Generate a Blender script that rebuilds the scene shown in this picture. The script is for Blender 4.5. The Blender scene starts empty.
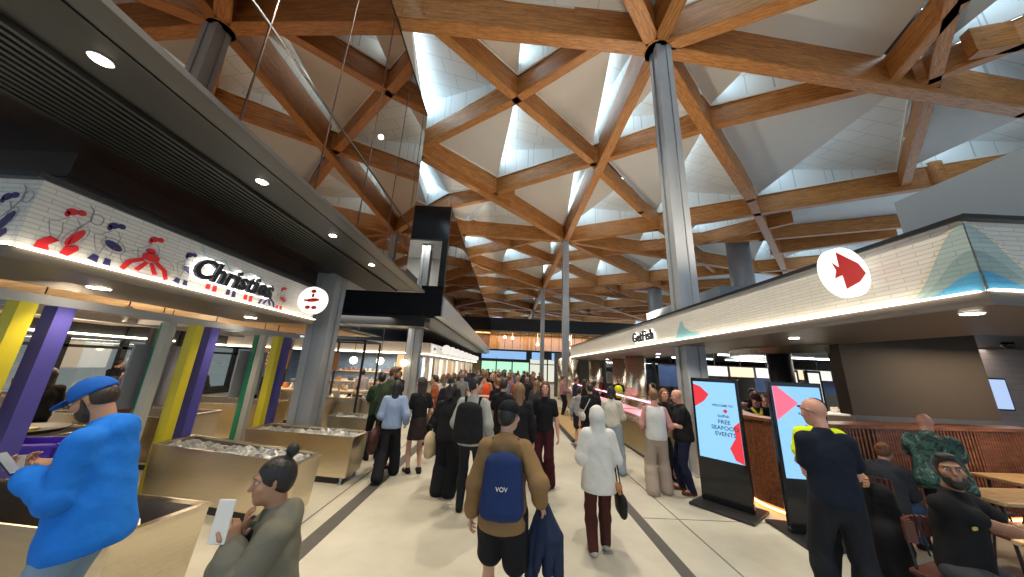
import bpy, bmesh, math, random
import numpy as np
from mathutils import Vector, Matrix, Euler
SC = bpy.context.scene
COL = SC.collection
PI = math.pi
random.seed(7)

# ---------------------------------------------------------------- camera
cam = bpy.data.cameras.new('camera')
cam.sensor_width = 36.0
cam.lens = 306.0 / 1024.0 * 36.0
cam.clip_end = 300
cam_ob = bpy.data.objects.new('camera', cam)
COL.objects.link(cam_ob)
RM = Matrix(((0.998935, -0.04591, -0.004545), (-0.015878, -0.249625, -0.968212), (0.043316, 0.967254, -0.250088)))
_f = Vector(RM[1]); _u = Vector(RM[2]); _r = Vector(RM[0])
# rows of RM are the world axes written in camera axes, so RM is camera-to-world
cam_ob.matrix_world = Matrix.Translation((0, 0, 1.95)) @ RM.to_4x4()
SC.camera = cam_ob

# ---------------------------------------------------------------- world, exposure
W = bpy.data.worlds.new('world'); SC.world = W; W.use_nodes = True
bg = W.node_tree.nodes['Background']
bg.inputs[0].default_value = (0.62, 0.80, 1.0, 1)
bg.inputs[1].default_value = 1.1
SC.view_settings.view_transform = 'Standard'
SC.view_settings.look = 'None'
SC.view_settings.gamma = 1.0
SC.view_settings.use_curve_mapping = False
SC.view_settings.exposure = 0.0
SC.cycles.use_denoising = True
SC.cycles.max_bounces = 8
SC.cycles.diffuse_bounces = 4
SC.cycles.glossy_bounces = 4
SC.cycles.transparent_max_bounces = 8
SC.cycles.caustics_reflective = False
SC.cycles.caustics_refractive = False
SC.cycles.sample_clamp_indirect = 6.0

def area_light(name, loc, size, power, color, rot=(0, 0, 0), size_y=None, spread=PI):
    l = bpy.data.lights.new(name, 'AREA'); l.energy = power; l.color = color
    l.shape = 'RECTANGLE'; l.size = size; l.size_y = size_y or size; l.spread = spread
    o = bpy.data.objects.new(name, l); COL.objects.link(o); o.location = loc; o.rotation_euler = rot
    return o
WARM = (1.0, 0.80, 0.56)
NEUT = (1.0, 0.92, 0.80)
def spot(name, loc, power, color, rot=(0, 0, 0), angle=2.4, radius=0.12, blend=0.6):
    l = bpy.data.lights.new(name, 'SPOT'); l.energy = power; l.color = color; l.spot_size = angle; l.spot_blend = blend
    l.shadow_soft_size = radius
    o = bpy.data.objects.new(name, l); COL.objects.link(o); o.location = loc; o.rotation_euler = rot
    return o
# spotlights hung in the roof wash the floor; unseen spotlights added above the canopies brighten the timber
for y in (1.0, 5.5, 10.5, 17, 25, 34):
    spot('hall_spotlight', (0.6, y, 10.7), 1600, (1.0, 0.89, 0.72), angle=1.9, radius=0.1)
for (x, y) in ((4.9, 5.0), (4.9, 11), (4.9, 17), (-3.4, 17), (-3.4, 27), (-3.4, 36), (6, 28)):
    spot('timber_fill_spot', (x, y, 4.7 if x < 0 else 3.7), 680, (1.0, 0.86, 0.68), (PI, 0, 0), angle=2.7, radius=0.2)
spot('upper_floor_uplight', (-2.2, 3.0, 4.3), 200, WARM, (PI, 0.3, 0), angle=2.4)
# downlights in the soffits
for y in (0.3, 1.68, 3.1, 4.56, 6.0, 7.4):
    spot('soffit_downlight_lamp', (-2.87, y, 3.8), 75, WARM, angle=1.7, radius=0.05)
spot('canopy_downlight_lamp', (3.95, 6.1, 2.57), 60, NEUT, angle=2.2, radius=0.05)  # extra lamp without a fitting, added to brighten the right column
for y in (3.4, 5.5):
    spot('canopy_downlight_lamp', (-4.6, y, 2.6), 70, WARM, angle=1.9, radius=0.05)
for y in (2.7, 4.7, 7.1, 9.9, 12.7, 16):
    spot('canopy_downlight_lamp', (4.5, y, 2.57), 70, NEUT, angle=1.9, radius=0.05)

# ---------------------------------------------------------------- materials
MATS = {}
def new_mat(name):
    m = bpy.data.materials.new(name); m.use_nodes = True
    nt = m.node_tree
    return m, nt, nt.nodes['Principled BSDF']
def N(nt, t, **kw):
    n = nt.nodes.new(t)
    for k, v in kw.items():
        if k.startswith('i_'):
            n.inputs[k[2:].replace('_', ' ')].default_value = v
        else:
            setattr(n, k, v)
    return n
def c4(c): return (c[0], c[1], c[2], 1)
def plain(name, col, rough=0.6, metal=0.0, spec=0.5, var=0.10, scale=6.0, bump=0.0, bscale=60.0, coords='Object', stretch=(1, 1, 1), coat=0.0):
    if name in MATS: return MATS[name]
    m, nt, b = new_mat(name)
    tc = N(nt, 'ShaderNodeTexCoord'); mp = N(nt, 'ShaderNodeMapping'); mp.inputs['Scale'].default_value = stretch
    nt.links.new(tc.outputs[coords], mp.inputs[0])
    nz = N(nt, 'ShaderNodeTexNoise'); nz.inputs['Scale'].default_value = scale; nz.inputs['Detail'].default_value = 4
    nt.links.new(mp.outputs[0], nz.inputs['Vector'])
    mx = N(nt, 'ShaderNodeMix', data_type='RGBA')
    mx.inputs[6].default_value = c4([max(0, c * (1 - var)) for c in col]); mx.inputs[7].default_value = c4([min(1, c * (1 + var)) for c in col])
    nt.links.new(nz.outputs[0], mx.inputs[0]); nt.links.new(mx.outputs[2], b.inputs['Base Color'])
    b.inputs['Roughness'].default_value = rough; b.inputs['Metallic'].default_value = metal
    b.inputs['Specular IOR Level'].default_value = spec; b.inputs['Coat Weight'].default_value = coat
    if bump:
        n2 = N(nt, 'ShaderNodeTexNoise'); n2.inputs['Scale'].default_value = bscale; n2.inputs['Detail'].default_value = 3
        nt.links.new(mp.outputs[0], n2.inputs['Vector'])
        bp = N(nt, 'ShaderNodeBump'); bp.inputs['Strength'].default_value = bump; bp.inputs['Distance'].default_value = 0.012
        nt.links.new(n2.outputs[0], bp.inputs['Height']); nt.links.new(bp.outputs[0], b.inputs['Normal'])
    MATS[name] = m
    return m
def emit(name, col, strength):
    if name in MATS: return MATS[name]
    m, nt, b = new_mat(name)
    b.inputs['Base Color'].default_value = c4([c * 0.3 for c in col]); b.inputs['Roughness'].default_value = 0.5
    b.inputs['Emission Color'].default_value = c4(col); b.inputs['Emission Strength'].default_value = strength
    MATS[name] = m
    return m
def timber(name, c0, c1, sx=0.8, rough=0.45):
    m, nt, b = new_mat(name)
    tc = N(nt, 'ShaderNodeTexCoord'); mp = N(nt, 'ShaderNodeMapping'); mp.inputs['Scale'].default_value = (sx, 9, 9)
    nt.links.new(tc.outputs['Object'], mp.inputs[0])
    nz = N(nt, 'ShaderNodeTexNoise'); nz.inputs['Scale'].default_value = 2.2; nz.inputs['Detail'].default_value = 6; nz.inputs['Roughness'].default_value = 0.65
    nt.links.new(mp.outputs[0], nz.inputs['Vector'])
    rp = N(nt, 'ShaderNodeValToRGB'); rp.color_ramp.elements[0].position = 0.34; rp.color_ramp.elements[0].color = c4(c0)
    rp.color_ramp.elements[1].position = 0.62; rp.color_ramp.elements[1].color = c4(c1)
    nt.links.new(nz.outputs[0], rp.inputs[0])
    mp2 = N(nt, 'ShaderNodeMapping'); mp2.inputs['Scale'].default_value = (5, 60, 60); nt.links.new(tc.outputs['Object'], mp2.inputs[0])
    n2 = N(nt, 'ShaderNodeTexNoise'); n2.inputs['Scale'].default_value = 1.0; n2.inputs['Detail'].default_value = 2
    nt.links.new(mp2.outputs[0], n2.inputs['Vector'])
    r2 = N(nt, 'ShaderNodeValToRGB'); r2.color_ramp.elements[0].position = 0.33; r2.color_ramp.elements[0].color = (0.45, 0.36, 0.3, 1)
    r2.color_ramp.elements[1].position = 0.42; r2.color_ramp.elements[1].color = (1, 1, 1, 1)
    nt.links.new(n2.outputs[0], r2.inputs[0])
    mx = N(nt, 'ShaderNodeMix', data_type='RGBA', blend_type='MULTIPLY'); mx.inputs[0].default_value = 0.8
    nt.links.new(rp.outputs[0], mx.inputs[6]); nt.links.new(r2.outputs[0], mx.inputs[7])
    nt.links.new(mx.outputs[2], b.inputs['Base Color']); b.inputs['Roughness'].default_value = rough
    return m
def tiled(name, c0, c1, grout, w, h, plane='YZ', rough=0.35, mortar=0.004, offset=0.5):
    m, nt, b = new_mat(name)
    tc = N(nt, 'ShaderNodeTexCoord'); sp = N(nt, 'ShaderNodeSeparateXYZ'); cb = N(nt, 'ShaderNodeCombineXYZ')
    nt.links.new(tc.outputs['Object'], sp.inputs[0])
    if plane == 'YZ':      # fascias that turn a corner: run along X+Y
        ad = N(nt, 'ShaderNodeMath', operation='ADD'); nt.links.new(sp.outputs[0], ad.inputs[0]); nt.links.new(sp.outputs[1], ad.inputs[1])
        nt.links.new(ad.outputs[0], cb.inputs[0]); nt.links.new(sp.outputs[2], cb.inputs[1])
    else:
        nt.links.new(sp.outputs[0], cb.inputs[0]); nt.links.new(sp.outputs[1], cb.inputs[1])
    br = N(nt, 'ShaderNodeTexBrick'); br.offset = offset
    br.inputs['Color1'].default_value = c4(c0); br.inputs['Color2'].default_value = c4(c1); br.inputs['Mortar'].default_value = c4(grout)
    br.inputs['Scale'].default_value = 1.0; br.inputs['Mortar Size'].default_value = mortar; br.inputs['Brick Width'].default_value = w; br.inputs['Row Height'].default_value = h
    nt.links.new(cb.outputs[0], br.inputs['Vector']); nt.links.new(br.outputs['Color'], b.inputs['Base Color'])
    b.inputs['Roughness'].default_value = rough
    bp = N(nt, 'ShaderNodeBump'); bp.inputs['Strength'].default_value = 0.4; bp.inputs['Distance'].default_value = 0.004; bp.invert = True
    nt.links.new(br.outputs['Fac'], bp.inputs['Height']); nt.links.new(bp.outputs[0], b.inputs['Normal'])
    return m
def glassy(name, tint, refl, rough=0.02, see=0.5, back=(1, 1, 1)):
    """architectural glass: part mirror, part see-through"""
    m = bpy.data.materials.new(name); m.use_nodes = True; nt = m.node_tree
    nt.nodes.remove(nt.nodes['Principled BSDF'])
    out = nt.nodes['Material Output']
    g = N(nt, 'ShaderNodeBsdfGlossy'); g.inputs['Color'].default_value = c4(refl); g.inputs['Roughness'].default_value = rough
    t = N(nt, 'ShaderNodeBsdfTransparent'); t.inputs['Color'].default_value = c4(tint)
    mx = N(nt, 'ShaderNodeMixShader'); mx.inputs[0].default_value = 1 - see
    nt.links.new(t.outputs[0], mx.inputs[1]); nt.links.new(g.outputs[0], mx.inputs[2]); nt.links.new(mx.outputs[0], out.inputs[0])
    return m

M_timber = timber('glulam_timber', (0.28, 0.105, 0.022), (0.55, 0.235, 0.062))
M_timber2 = timber('pale_timber', (0.52, 0.33, 0.16), (0.66, 0.45, 0.24), sx=1.2)
M_slat = timber('red_brown_slats', (0.16, 0.05, 0.02), (0.33, 0.12, 0.05), sx=1.0, rough=0.4)
M_panel = plain('roof_lining_panel', (0.64, 0.63, 0.60), 0.7, var=0.05, scale=3, bump=0.1, bscale=120)
M_panelw = tiled('white_lining_panel', (0.72, 0.74, 0.74), (0.68, 0.71, 0.72), (0.42, 0.46, 0.48), 1.3, 0.75, 'XY', 0.6, 0.012, 0.3)
M_sky = emit('skylight_glazing', (0.66, 0.87, 1.0), 4.6)
M_black = plain('black_metal', (0.012, 0.013, 0.015), 0.35, var=0.2)
M_blackgloss = plain('black_gloss_panel', (0.01, 0.011, 0.014), 0.12, var=0.2)
M_dark = plain('dark_grey_metal', (0.032, 0.032, 0.033), 0.42, 0.3, var=0.15, scale=2)
M_soffit = plain('charcoal_soffit', (0.030, 0.031, 0.029), 0.45, 0.2, var=0.2, scale=1.5)
M_bronze = plain('dark_bronze_panel', (0.085, 0.06, 0.052), 0.28, 0.7, var=0.2, scale=1.0)
M_greysteel = plain('grey_painted_steel', (0.36, 0.38, 0.40), 0.4, 0.25, var=0.08, scale=3)
M_greywall = plain('blue_grey_panel', (0.17, 0.21, 0.25), 0.5, 0.0, var=0.05, scale=2)
M_steel = plain('brushed_stainless', (0.76, 0.67, 0.52), 0.24, 1.0, var=0.10, scale=3, bump=0.12, bscale=40, stretch=(0.6, 0.6, 14))
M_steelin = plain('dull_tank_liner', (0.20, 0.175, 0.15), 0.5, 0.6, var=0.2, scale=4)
M_white = plain('white_paint', (0.75, 0.73, 0.68), 0.5, var=0.03)
M_tile = tiled('white_finger_tile', (0.74, 0.71, 0.65), (0.67, 0.64, 0.58), (0.50, 0.47, 0.42), 0.26, 0.042)
M_pinktile = tiled('pale_pink_tile', (0.46, 0.38, 0.36), (0.42, 0.35, 0.33), (0.3, 0.25, 0.24), 0.4, 0.13)
M_bluetile = tiled('blue_wall_tile', (0.10, 0.18, 0.34), (0.15, 0.25, 0.42), (0.3, 0.35, 0.4), 0.2, 0.1)
M_led = emit('led_strip', (1.0, 0.90, 0.70), 9.0)
M_downl = emit('downlight_lens', (1.0, 0.88, 0.68), 30.0)
M_glow = emit('opal_lamp', (1.0, 0.80, 0.52), 7.0)
M_signw = emit('backlit_white_sign', (1.0, 0.93, 0.84), 1.2)
M_mirrorglass = glassy('bronze_reflective_glass', (0.30, 0.25, 0.22), (0.50, 0.40, 0.33), 0.01, 0.2)
M_clear = glassy('clear_glass', (0.93, 0.95, 0.95), (0.9, 0.9, 0.9), 0.01, 0.88)

# floor: polished concrete
def concrete():
    m, nt, b = new_mat('polished_concrete')
    tc = N(nt, 'ShaderNodeTexCoord')
    n1 = N(nt, 'ShaderNodeTexNoise'); n1.inputs['Scale'].default_value = 0.9; n1.inputs['Detail'].default_value = 8; n1.inputs['Roughness'].default_value = 0.6
    n2 = N(nt, 'ShaderNodeTexNoise'); n2.inputs['Scale'].default_value = 22; n2.inputs['Detail'].default_value = 3
    v = N(nt, 'ShaderNodeTexVoronoi'); v.inputs['Scale'].default_value = 7
    for n in (n1, n2, v): nt.links.new(tc.outputs['Object'], n.inputs['Vector'])
    r = N(nt, 'ShaderNodeValToRGB'); r.color_ramp.elements[0].position = 0.3; r.color_ramp.elements[0].color = (0.42, 0.395, 0.315, 1)
    r.color_ramp.elements[1].position = 0.7; r.color_ramp.elements[1].color = (0.60, 0.57, 0.475, 1)
    nt.links.new(n1.outputs[0], r.inputs[0])
    r2 = N(nt, 'ShaderNodeValToRGB'); r2.color_ramp.elements[0].position = 0.03; r2.color_ramp.elements[0].color = (0.45, 0.42, 0.36, 1)
    r2.color_ramp.elements[1].position = 0.09; r2.color_ramp.elements[1].color = (1, 1, 1, 1)
    nt.links.new(v.outputs['Distance'], r2.inputs[0])
    mx = N(nt, 'ShaderNodeMix', data_type='RGBA', blend_type='MULTIPLY'); mx.inputs[0].default_value = 0.35
    nt.links.new(r.outputs[0], mx.inputs[6]); nt.links.new(r2.outputs[0], mx.inputs[7])
    mx2 = N(nt, 'ShaderNodeMix', data_type='RGBA', blend_type='OVERLAY'); mx2.inputs[0].default_value = 0.25
    nt.links.new(mx.outputs[2], mx2.inputs[6]); nt.links.new(n2.outputs['Color'], mx2.inputs[7])
    nt.links.new(mx.outputs[2], b.inputs['Base Color'])
    b.inputs['Roughness'].default_value = 0.38
    return m
M_floor = concrete()

# ---------------------------------------------------------------- mesh helpers
def bm_obj(name, bm, mat, parent=None, smooth=False, loc=None):
    me = bpy.data.meshes.new(name); bm.to_mesh(me); bm.free()
    if smooth: me.shade_smooth()
    o = bpy.data.objects.new(name, me); COL.objects.link(o)
    if mat is not None:
        for mm in (mat if isinstance(mat, (list, tuple)) else [mat]): me.materials.append(mm)
    if parent: o.parent = parent
    if loc is not None: o.location = loc
    return o
def add_box(bm, c, s, rotz=0, rot=None, mi=0, bevel=0.0):
    r = bmesh.ops.create_cube(bm, size=1.0)
    vs = r['verts']
    mat = Matrix.Translation(c) @ (rot.to_matrix().to_4x4() if rot is not None else Matrix.Rotation(rotz, 4, 'Z')) @ Matrix.Diagonal((s[0], s[1], s[2], 1))
    bmesh.ops.transform(bm, matrix=mat, verts=vs)
    fs = list({f for v in vs for f in v.link_faces})
    for f in fs: f.material_index = mi
    if bevel:
        es = list({e for v in vs for e in v.link_edges})
        bmesh.ops.bevel(bm, geom=es, offset=bevel, segments=2, profile=0.5, affect='EDGES')
def add_cyl(bm, p0, p1, r0, r1=None, seg=16, mi=0, caps=True):
    p0 = Vector(p0); p1 = Vector(p1); r1 = r0 if r1 is None else r1
    d = p1 - p0
    q = d.to_track_quat('Z', 'Y').to_matrix().to_4x4()
    r = bmesh.ops.create_cone(bm, cap_ends=caps, segments=seg, radius1=r0, radius2=r1, depth=d.length)
    bmesh.ops.transform(bm, matrix=Matrix.Translation((p0 + p1) / 2) @ q, verts=r['verts'])
    for v in r['verts']:
        for f in v.link_faces: f.material_index = mi
def add_tube(bm, pts, r, seg=8, mi=0):
    for a, b in zip(pts[:-1], pts[1:]): add_cyl(bm, a, b, r, seg=seg, mi=mi)
def add_prism(bm, poly, z0, z1, mi=0):
    a = [bm.verts.new((p[0], p[1], z0)) for p in poly]; b = [bm.verts.new((p[0], p[1], z1)) for p in poly]
    n = len(poly); fs = []
    fs.append(bm.faces.new(a[::-1])); fs.append(bm.faces.new(b))
    for i in range(n): fs.append(bm.faces.new((a[i], a[(i + 1) % n], b[(i + 1) % n], b[i])))
    for f in fs: f.material_index = mi
    bmesh.ops.recalc_face_normals(bm, faces=fs)
def add_lathe(bm, prof, c=(0, 0, 0), seg=20, mi=0):
    rings = []
    for r, z in prof:
        rings.append([bm.verts.new((c[0] + r * math.cos(2 * PI * i / seg), c[1] + r * math.sin(2 * PI * i / seg), c[2] + z)) for i in range(seg)])
    for A, B in zip(rings[:-1], rings[1:]):
        for i in range(seg):
            f = bm.faces.new((A[i], A[(i + 1) % seg], B[(i + 1) % seg], B[i])); f.material_index = mi
    f = bm.faces.new(rings[0][::-1]); f.material_index = mi
    f = bm.faces.new(rings[-1]); f.material_index = mi
def empty(name, loc=(0, 0, 0), rz=0):
    o = bpy.data.objects.new(name, None); COL.objects.link(o); o.location = loc; o.rotation_euler = (0, 0, rz)
    o.empty_display_size = 0.1
    return o
def tag(o, label, cat, group=None, kind=None):
    o['label'] = label; o['category'] = cat
    if group: o['group'] = group
    if kind: o['kind'] = kind
    return o
def thing(name, label, cat, loc=(0, 0, 0), rz=0, group=None):
    return tag(empty(name, loc, rz), label, cat, group)
def struct(name, bm, mat, smooth=False):
    o = bm_obj(name, bm, mat, smooth=smooth); o['kind'] = 'structure'
    return o
def sbox(name, lo, hi, mat):
    bm = bmesh.new(); add_box(bm, [(a + b) / 2 for a, b in zip(lo, hi)], [abs(b - a) for a, b in zip(lo, hi)])
    return struct(name, bm, mat)
def child_box(name, parent, lo, hi, mat, bevel=0.0):
    bm = bmesh.new(); add_box(bm, [(a + b) / 2 for a, b in zip(lo, hi)], [abs(b - a) for a, b in zip(lo, hi)], bevel=bevel)
    return bm_obj(name, bm, mat, parent)
def copy_tree(o, parent=None):
    c = o.copy(); COL.objects.link(c); c.parent = parent
    for ch in list(o.children): copy_tree(ch, c)
    return c
def text_obj(name, body, mat, parent, loc, rot, size, extrude=0.01, bold=0.0, shear=0.0, align='CENTER', space=1.0):
    cu = bpy.data.curves.new(name, 'FONT'); cu.body = body; cu.size = size; cu.extrude = extrude; cu.offset = bold
    cu.shear = shear; cu.align_x = align; cu.align_y = 'CENTER'; cu.space_character = space; cu.resolution_u = 3
    cu.materials.append(mat)
    tmp = bpy.data.objects.new(name, cu); COL.objects.link(tmp)
    me = bpy.data.meshes.new_from_object(tmp.evaluated_get(bpy.context.evaluated_depsgraph_get())); bpy.data.objects.remove(tmp)
    me.materials.clear(); me.materials.append(mat)
    o = bpy.data.objects.new(name, me); COL.objects.link(o); o.location = loc; o.rotation_euler = rot
    if parent: o.parent = parent
    return o

# ================================================================ SETTING
bm = bmesh.new(); add_box(bm, (3, 24, -0.05), (44, 66, 0.1)); struct('floor', bm, M_floor)
M_strip = plain('dark_floor_drain', (0.10, 0.095, 0.085), 0.5, 0.2, var=0.2, scale=8)
M_joint = plain('floor_joint', (0.16, 0.15, 0.13), 0.7)
sbox('trim_1', (-2.16, -4, 0), (-1.97, 40, 0.004), M_strip)
sbox('trim_2', (1.84, -4, 0), (1.99, 9.2, 0.004), M_strip)
sbox('trim_3', (2.48, -4, 0), (2.50, 9.2, 0.003), M_joint)
sbox('trim_4', (-2.42, -4, 0), (-2.40, 40, 0.003), M_joint)
for i, y in enumerate((1.2, 4.9, 8.6, 12.3, 16)):
    sbox('trim_%d' % (i + 5), (2.0, y, 0), (4.0, y + 0.012, 0.003), M_joint)
# tan raised strip with dark edge beside the fish counters
sbox('trim_11', (1.9, 9.3, 0), (2.0, 17, 0.06), M_dark)
sbox('trim_12', (2.0, 9.3, 0), (2.9, 17, 0.07), plain('tan_step', (0.42, 0.29, 0.13), 0.5))

# ---- timber diagrid roof --------------------------------------------------
ZB = 11.27
def beam(a, b, zb, zt, w, name='roof_beam', ext=0.0):
    a = Vector((a[0], a[1], 0)); b = Vector((b[0], b[1], 0)); d = b - a; L = d.length + 2 * ext
    bm = bmesh.new(); hw = w / 2; h = zt - zb
    add_box(bm, (0, 0, h / 2), (L, w, h))
    # thin lip under the beam
    add_box(bm, (0, 0, 0.04), (L, w + 0.05, 0.06))
    o = struct(name, bm, M_timber)
    mid = (a + b) / 2; o.location = (mid.x, mid.y, zb); o.rotation_euler = (0, 0, math.atan2(d.y, d.x))
    return o
prim, sec = [], []
T = 14.4
def sh(p, k): return (p[0], p[1] + T * k)
for k in range(-1, 4):
    prim.append([sh((4, 7.0), k), sh((4, 21.4), k)])
    prim.append([sh((4, 7.0), k), sh((-3.6, 6.6), k), sh((-14, 6.1), k)])
    prim.append([sh((4, 21.4), k), sh((-4.5, 12.4), k), sh((-14, 2.6), k)])
    prim.append([sh((4, 7.0), k), sh((12.8, 14.7), k), sh((20.3, 21.8), k), sh((30, 31), k)])
    prim.append([sh((4, 21.4), k), sh((9.6, 18.7), k), sh((20.5, 12.7), k), sh((30, 8), k)])
    if k <= 0: prim.append([sh((4, 7.0), k), sh((17.6, 8.5), k), sh((30, 9.9), k)])
    else: prim.append([sh((4, 7.0), k), sh((13.5, 9.6), k), sh((26.6, 12.9), k), sh((30, 13.6), k)])
    prim.append([sh((20.3, 21.8), k), sh((25, 18.2), k)])
    sec.append([sh((-2.8, 6.65), k), sh((-0.1, 9.2), k), sh((4, 12.9), k)])
    sec.append([sh((-3.5, 11.5), k), sh((-0.1, 9.2), k), sh((2.7, 6.9), k)])
    sec.append([sh((-0.2, 15.0), k), sh((4, 12.4), k)])
    sec.append([sh((4, 12.4), k), sh((7.6, 10.1), k), sh((12.2, 7.9), k)])
    sec.append([sh((4, 13.1), k), sh((7.8, 16.9), k), sh((11.2, 19.9), k), sh((13.5, 24.0) if k >= 0 else (12.2, 22.3), k)])
    sec.append([sh((10.8, 5.4), k), sh((13.8, 8.05), k), sh((19.1, 12.9), k)])
    sec.append([sh((13.3, 7.7), k), sh((17.5, 3.0), k)])
    sec.append([sh((13.5, 21.2), k), sh((17.7, 20.0), k), sh((25, 17.0), k)])
    sec.append([sh((-11, 6.3), k), sh((-6.8, 10.0), k), sh((-0.2, 16.4), k)])
    sec.append([sh((-12, 16.0), k), sh((-6.8, 10.0), k), sh((-4.6, 7.6), k), sh((-3.4, 6.6), k)])
    sec.append([sh((-7.5, 20.4), k), sh((-4, 17.4), k), sh((-1.0, 16.0), k)])
    sec.append([sh((-12, 13.5), k), sh((-4, 20.9), k)])
def snap_end(p, q, segs):
    """move the end q of the line p-q onto the nearest beam it runs into"""
    p = Vector(p); q = Vector(q); d = (q - p).normalized(); best = None
    for a, b in segs:
        a = Vector(a); b = Vector(b); r = b - a; den = d.x * r.y - d.y * r.x
        if abs(den) < 1e-6: continue
        w = a - q; t = (w.x * r.y - w.y * r.x) / den; u = (w.x * d.y - w.y * d.x) / den
        if -0.9 < t < 2.4 and -0.02 <= u <= 1.02 and (best is None or abs(t) < abs(best)): best = t
    return (q.x + d.x * best, q.y + d.y * best) if best is not None else (q.x, q.y)
psegs = [(a, b) for P in prim for a, b in zip(P[:-1], P[1:])]
for s in sec:
    s[0] = snap_end(s[1], s[0], psegs); s[-1] = snap_end(s[-2], s[-1], psegs)
for k, P in enumerate(prim):
    for a, b in zip(P[:-1], P[1:]):
        beam(a, b, ZB, ZB + 1.3, 0.34, ext=0.12)
for k in range(-1, 4):
    for q in ((4.04, 7.02), (4, 21.4), (20.3, 21.8), (20.4, 12.75)):
        bm = bmesh.new(); p = sh(q, k); add_cyl(bm, (0, 0, -0.01), (0, 0, 1.25), 0.34, seg=24); o = struct('roof_hub', bm, M_timber); o.location = (p[0], p[1], ZB)
for k, P in enumerate(sec):
    for a, b in zip(P[:-1], P[1:]):
        beam(a, b, ZB + 0.22, ZB + 1.1, 0.26, name='roof_rafter', ext=0.13)

# faces of the beam network -> lined coffers with a glazed slot in each
def planar_faces(lines, lo, hi):
    segs = []
    for P in lines:
        for a, b in zip(P[:-1], P[1:]):
            a = np.array(a, float); b = np.array(b, float); d = (b - a) / np.linalg.norm(b - a)
            segs.append((a - d * 0.35, b + d * 0.35))
    x0, y0 = lo; x1, y1 = hi
    c = [np.array(p, float) for p in ((x0, y0), (x1, y0), (x1, y1), (x0, y1))]
    for i in range(4): segs.append((c[i], c[(i + 1) % 4]))
    cuts = [[0.0, 1.0] for _ in segs]
    def cr(a, b): return a[0] * b[1] - a[1] * b[0]
    for i in range(len(segs)):
        p, p2 = segs[i]; r = p2 - p
        for j in range(i + 1, len(segs)):
            q, q2 = segs[j]; s = q2 - q
            den = cr(r, s)
            if abs(den) < 1e-9: continue
            t = cr(q - p, s) / den; u = cr(q - p, r) / den
            if -1e-6 <= t <= 1 + 1e-6 and -1e-6 <= u <= 1 + 1e-6: cuts[i].append(t); cuts[j].append(u)
    pts = []
    def pid(p):
        for i, q in enumerate(pts):
            if abs(q[0] - p[0]) + abs(q[1] - p[1]) < 0.42: return i
        pts.append(p); return len(pts) - 1
    adj = {}
    for (a, b), cs in zip(segs, cuts):
        cs = sorted(min(1, max(0, c)) for c in cs); ids = []
        for c_ in cs:
            i = pid(a + (b - a) * c_)
            if not ids or ids[-1] != i: ids.append(i)
        for i, j in zip(ids[:-1], ids[1:]):
            adj.setdefault(i, set()).add(j); adj.setdefault(j, set()).add(i)
    ch = True
    while ch:
        ch = False
        for i in list(adj):
            if len(adj[i]) == 1:
                j = adj[i].pop(); adj[j].discard(i); del adj[i]; ch = True
            elif len(adj[i]) == 0: del adj[i]
    order = {i: sorted(adj[i], key=lambda j: math.atan2(pts[j][1] - pts[i][1], pts[j][0] - pts[i][0])) for i in adj}
    used = set(); faces = []
    for i in adj:
        for j in adj[i]:
            if (i, j) in used: continue
            f = []; a, b = i, j
            while (a, b) not in used and len(f) < 60:
                used.add((a, b)); f.append(a)
                o = order[b]; k = o[(o.index(a) - 1) % len(o)]
                a, b = b, k
            P = [pts[q] for q in f]
            ar = sum(P[q][0] * P[(q + 1) % len(P)][1] - P[(q + 1) % len(P)][0] * P[q][1] for q in range(len(P))) / 2
            if ar > 0.5: faces.append((P, ar))
    return faces
def simplify(P):
    out = []
    n = len(P)
    for i in range(n):
        a, b, c = P[i - 1], P[i], P[(i + 1) % n]
        u = b - a; v = c - b
        if abs(u[0] * v[1] - u[1] * v[0]) > 0.06 * np.linalg.norm(u) * np.linalg.norm(v): out.append(b)
    return out
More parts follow.
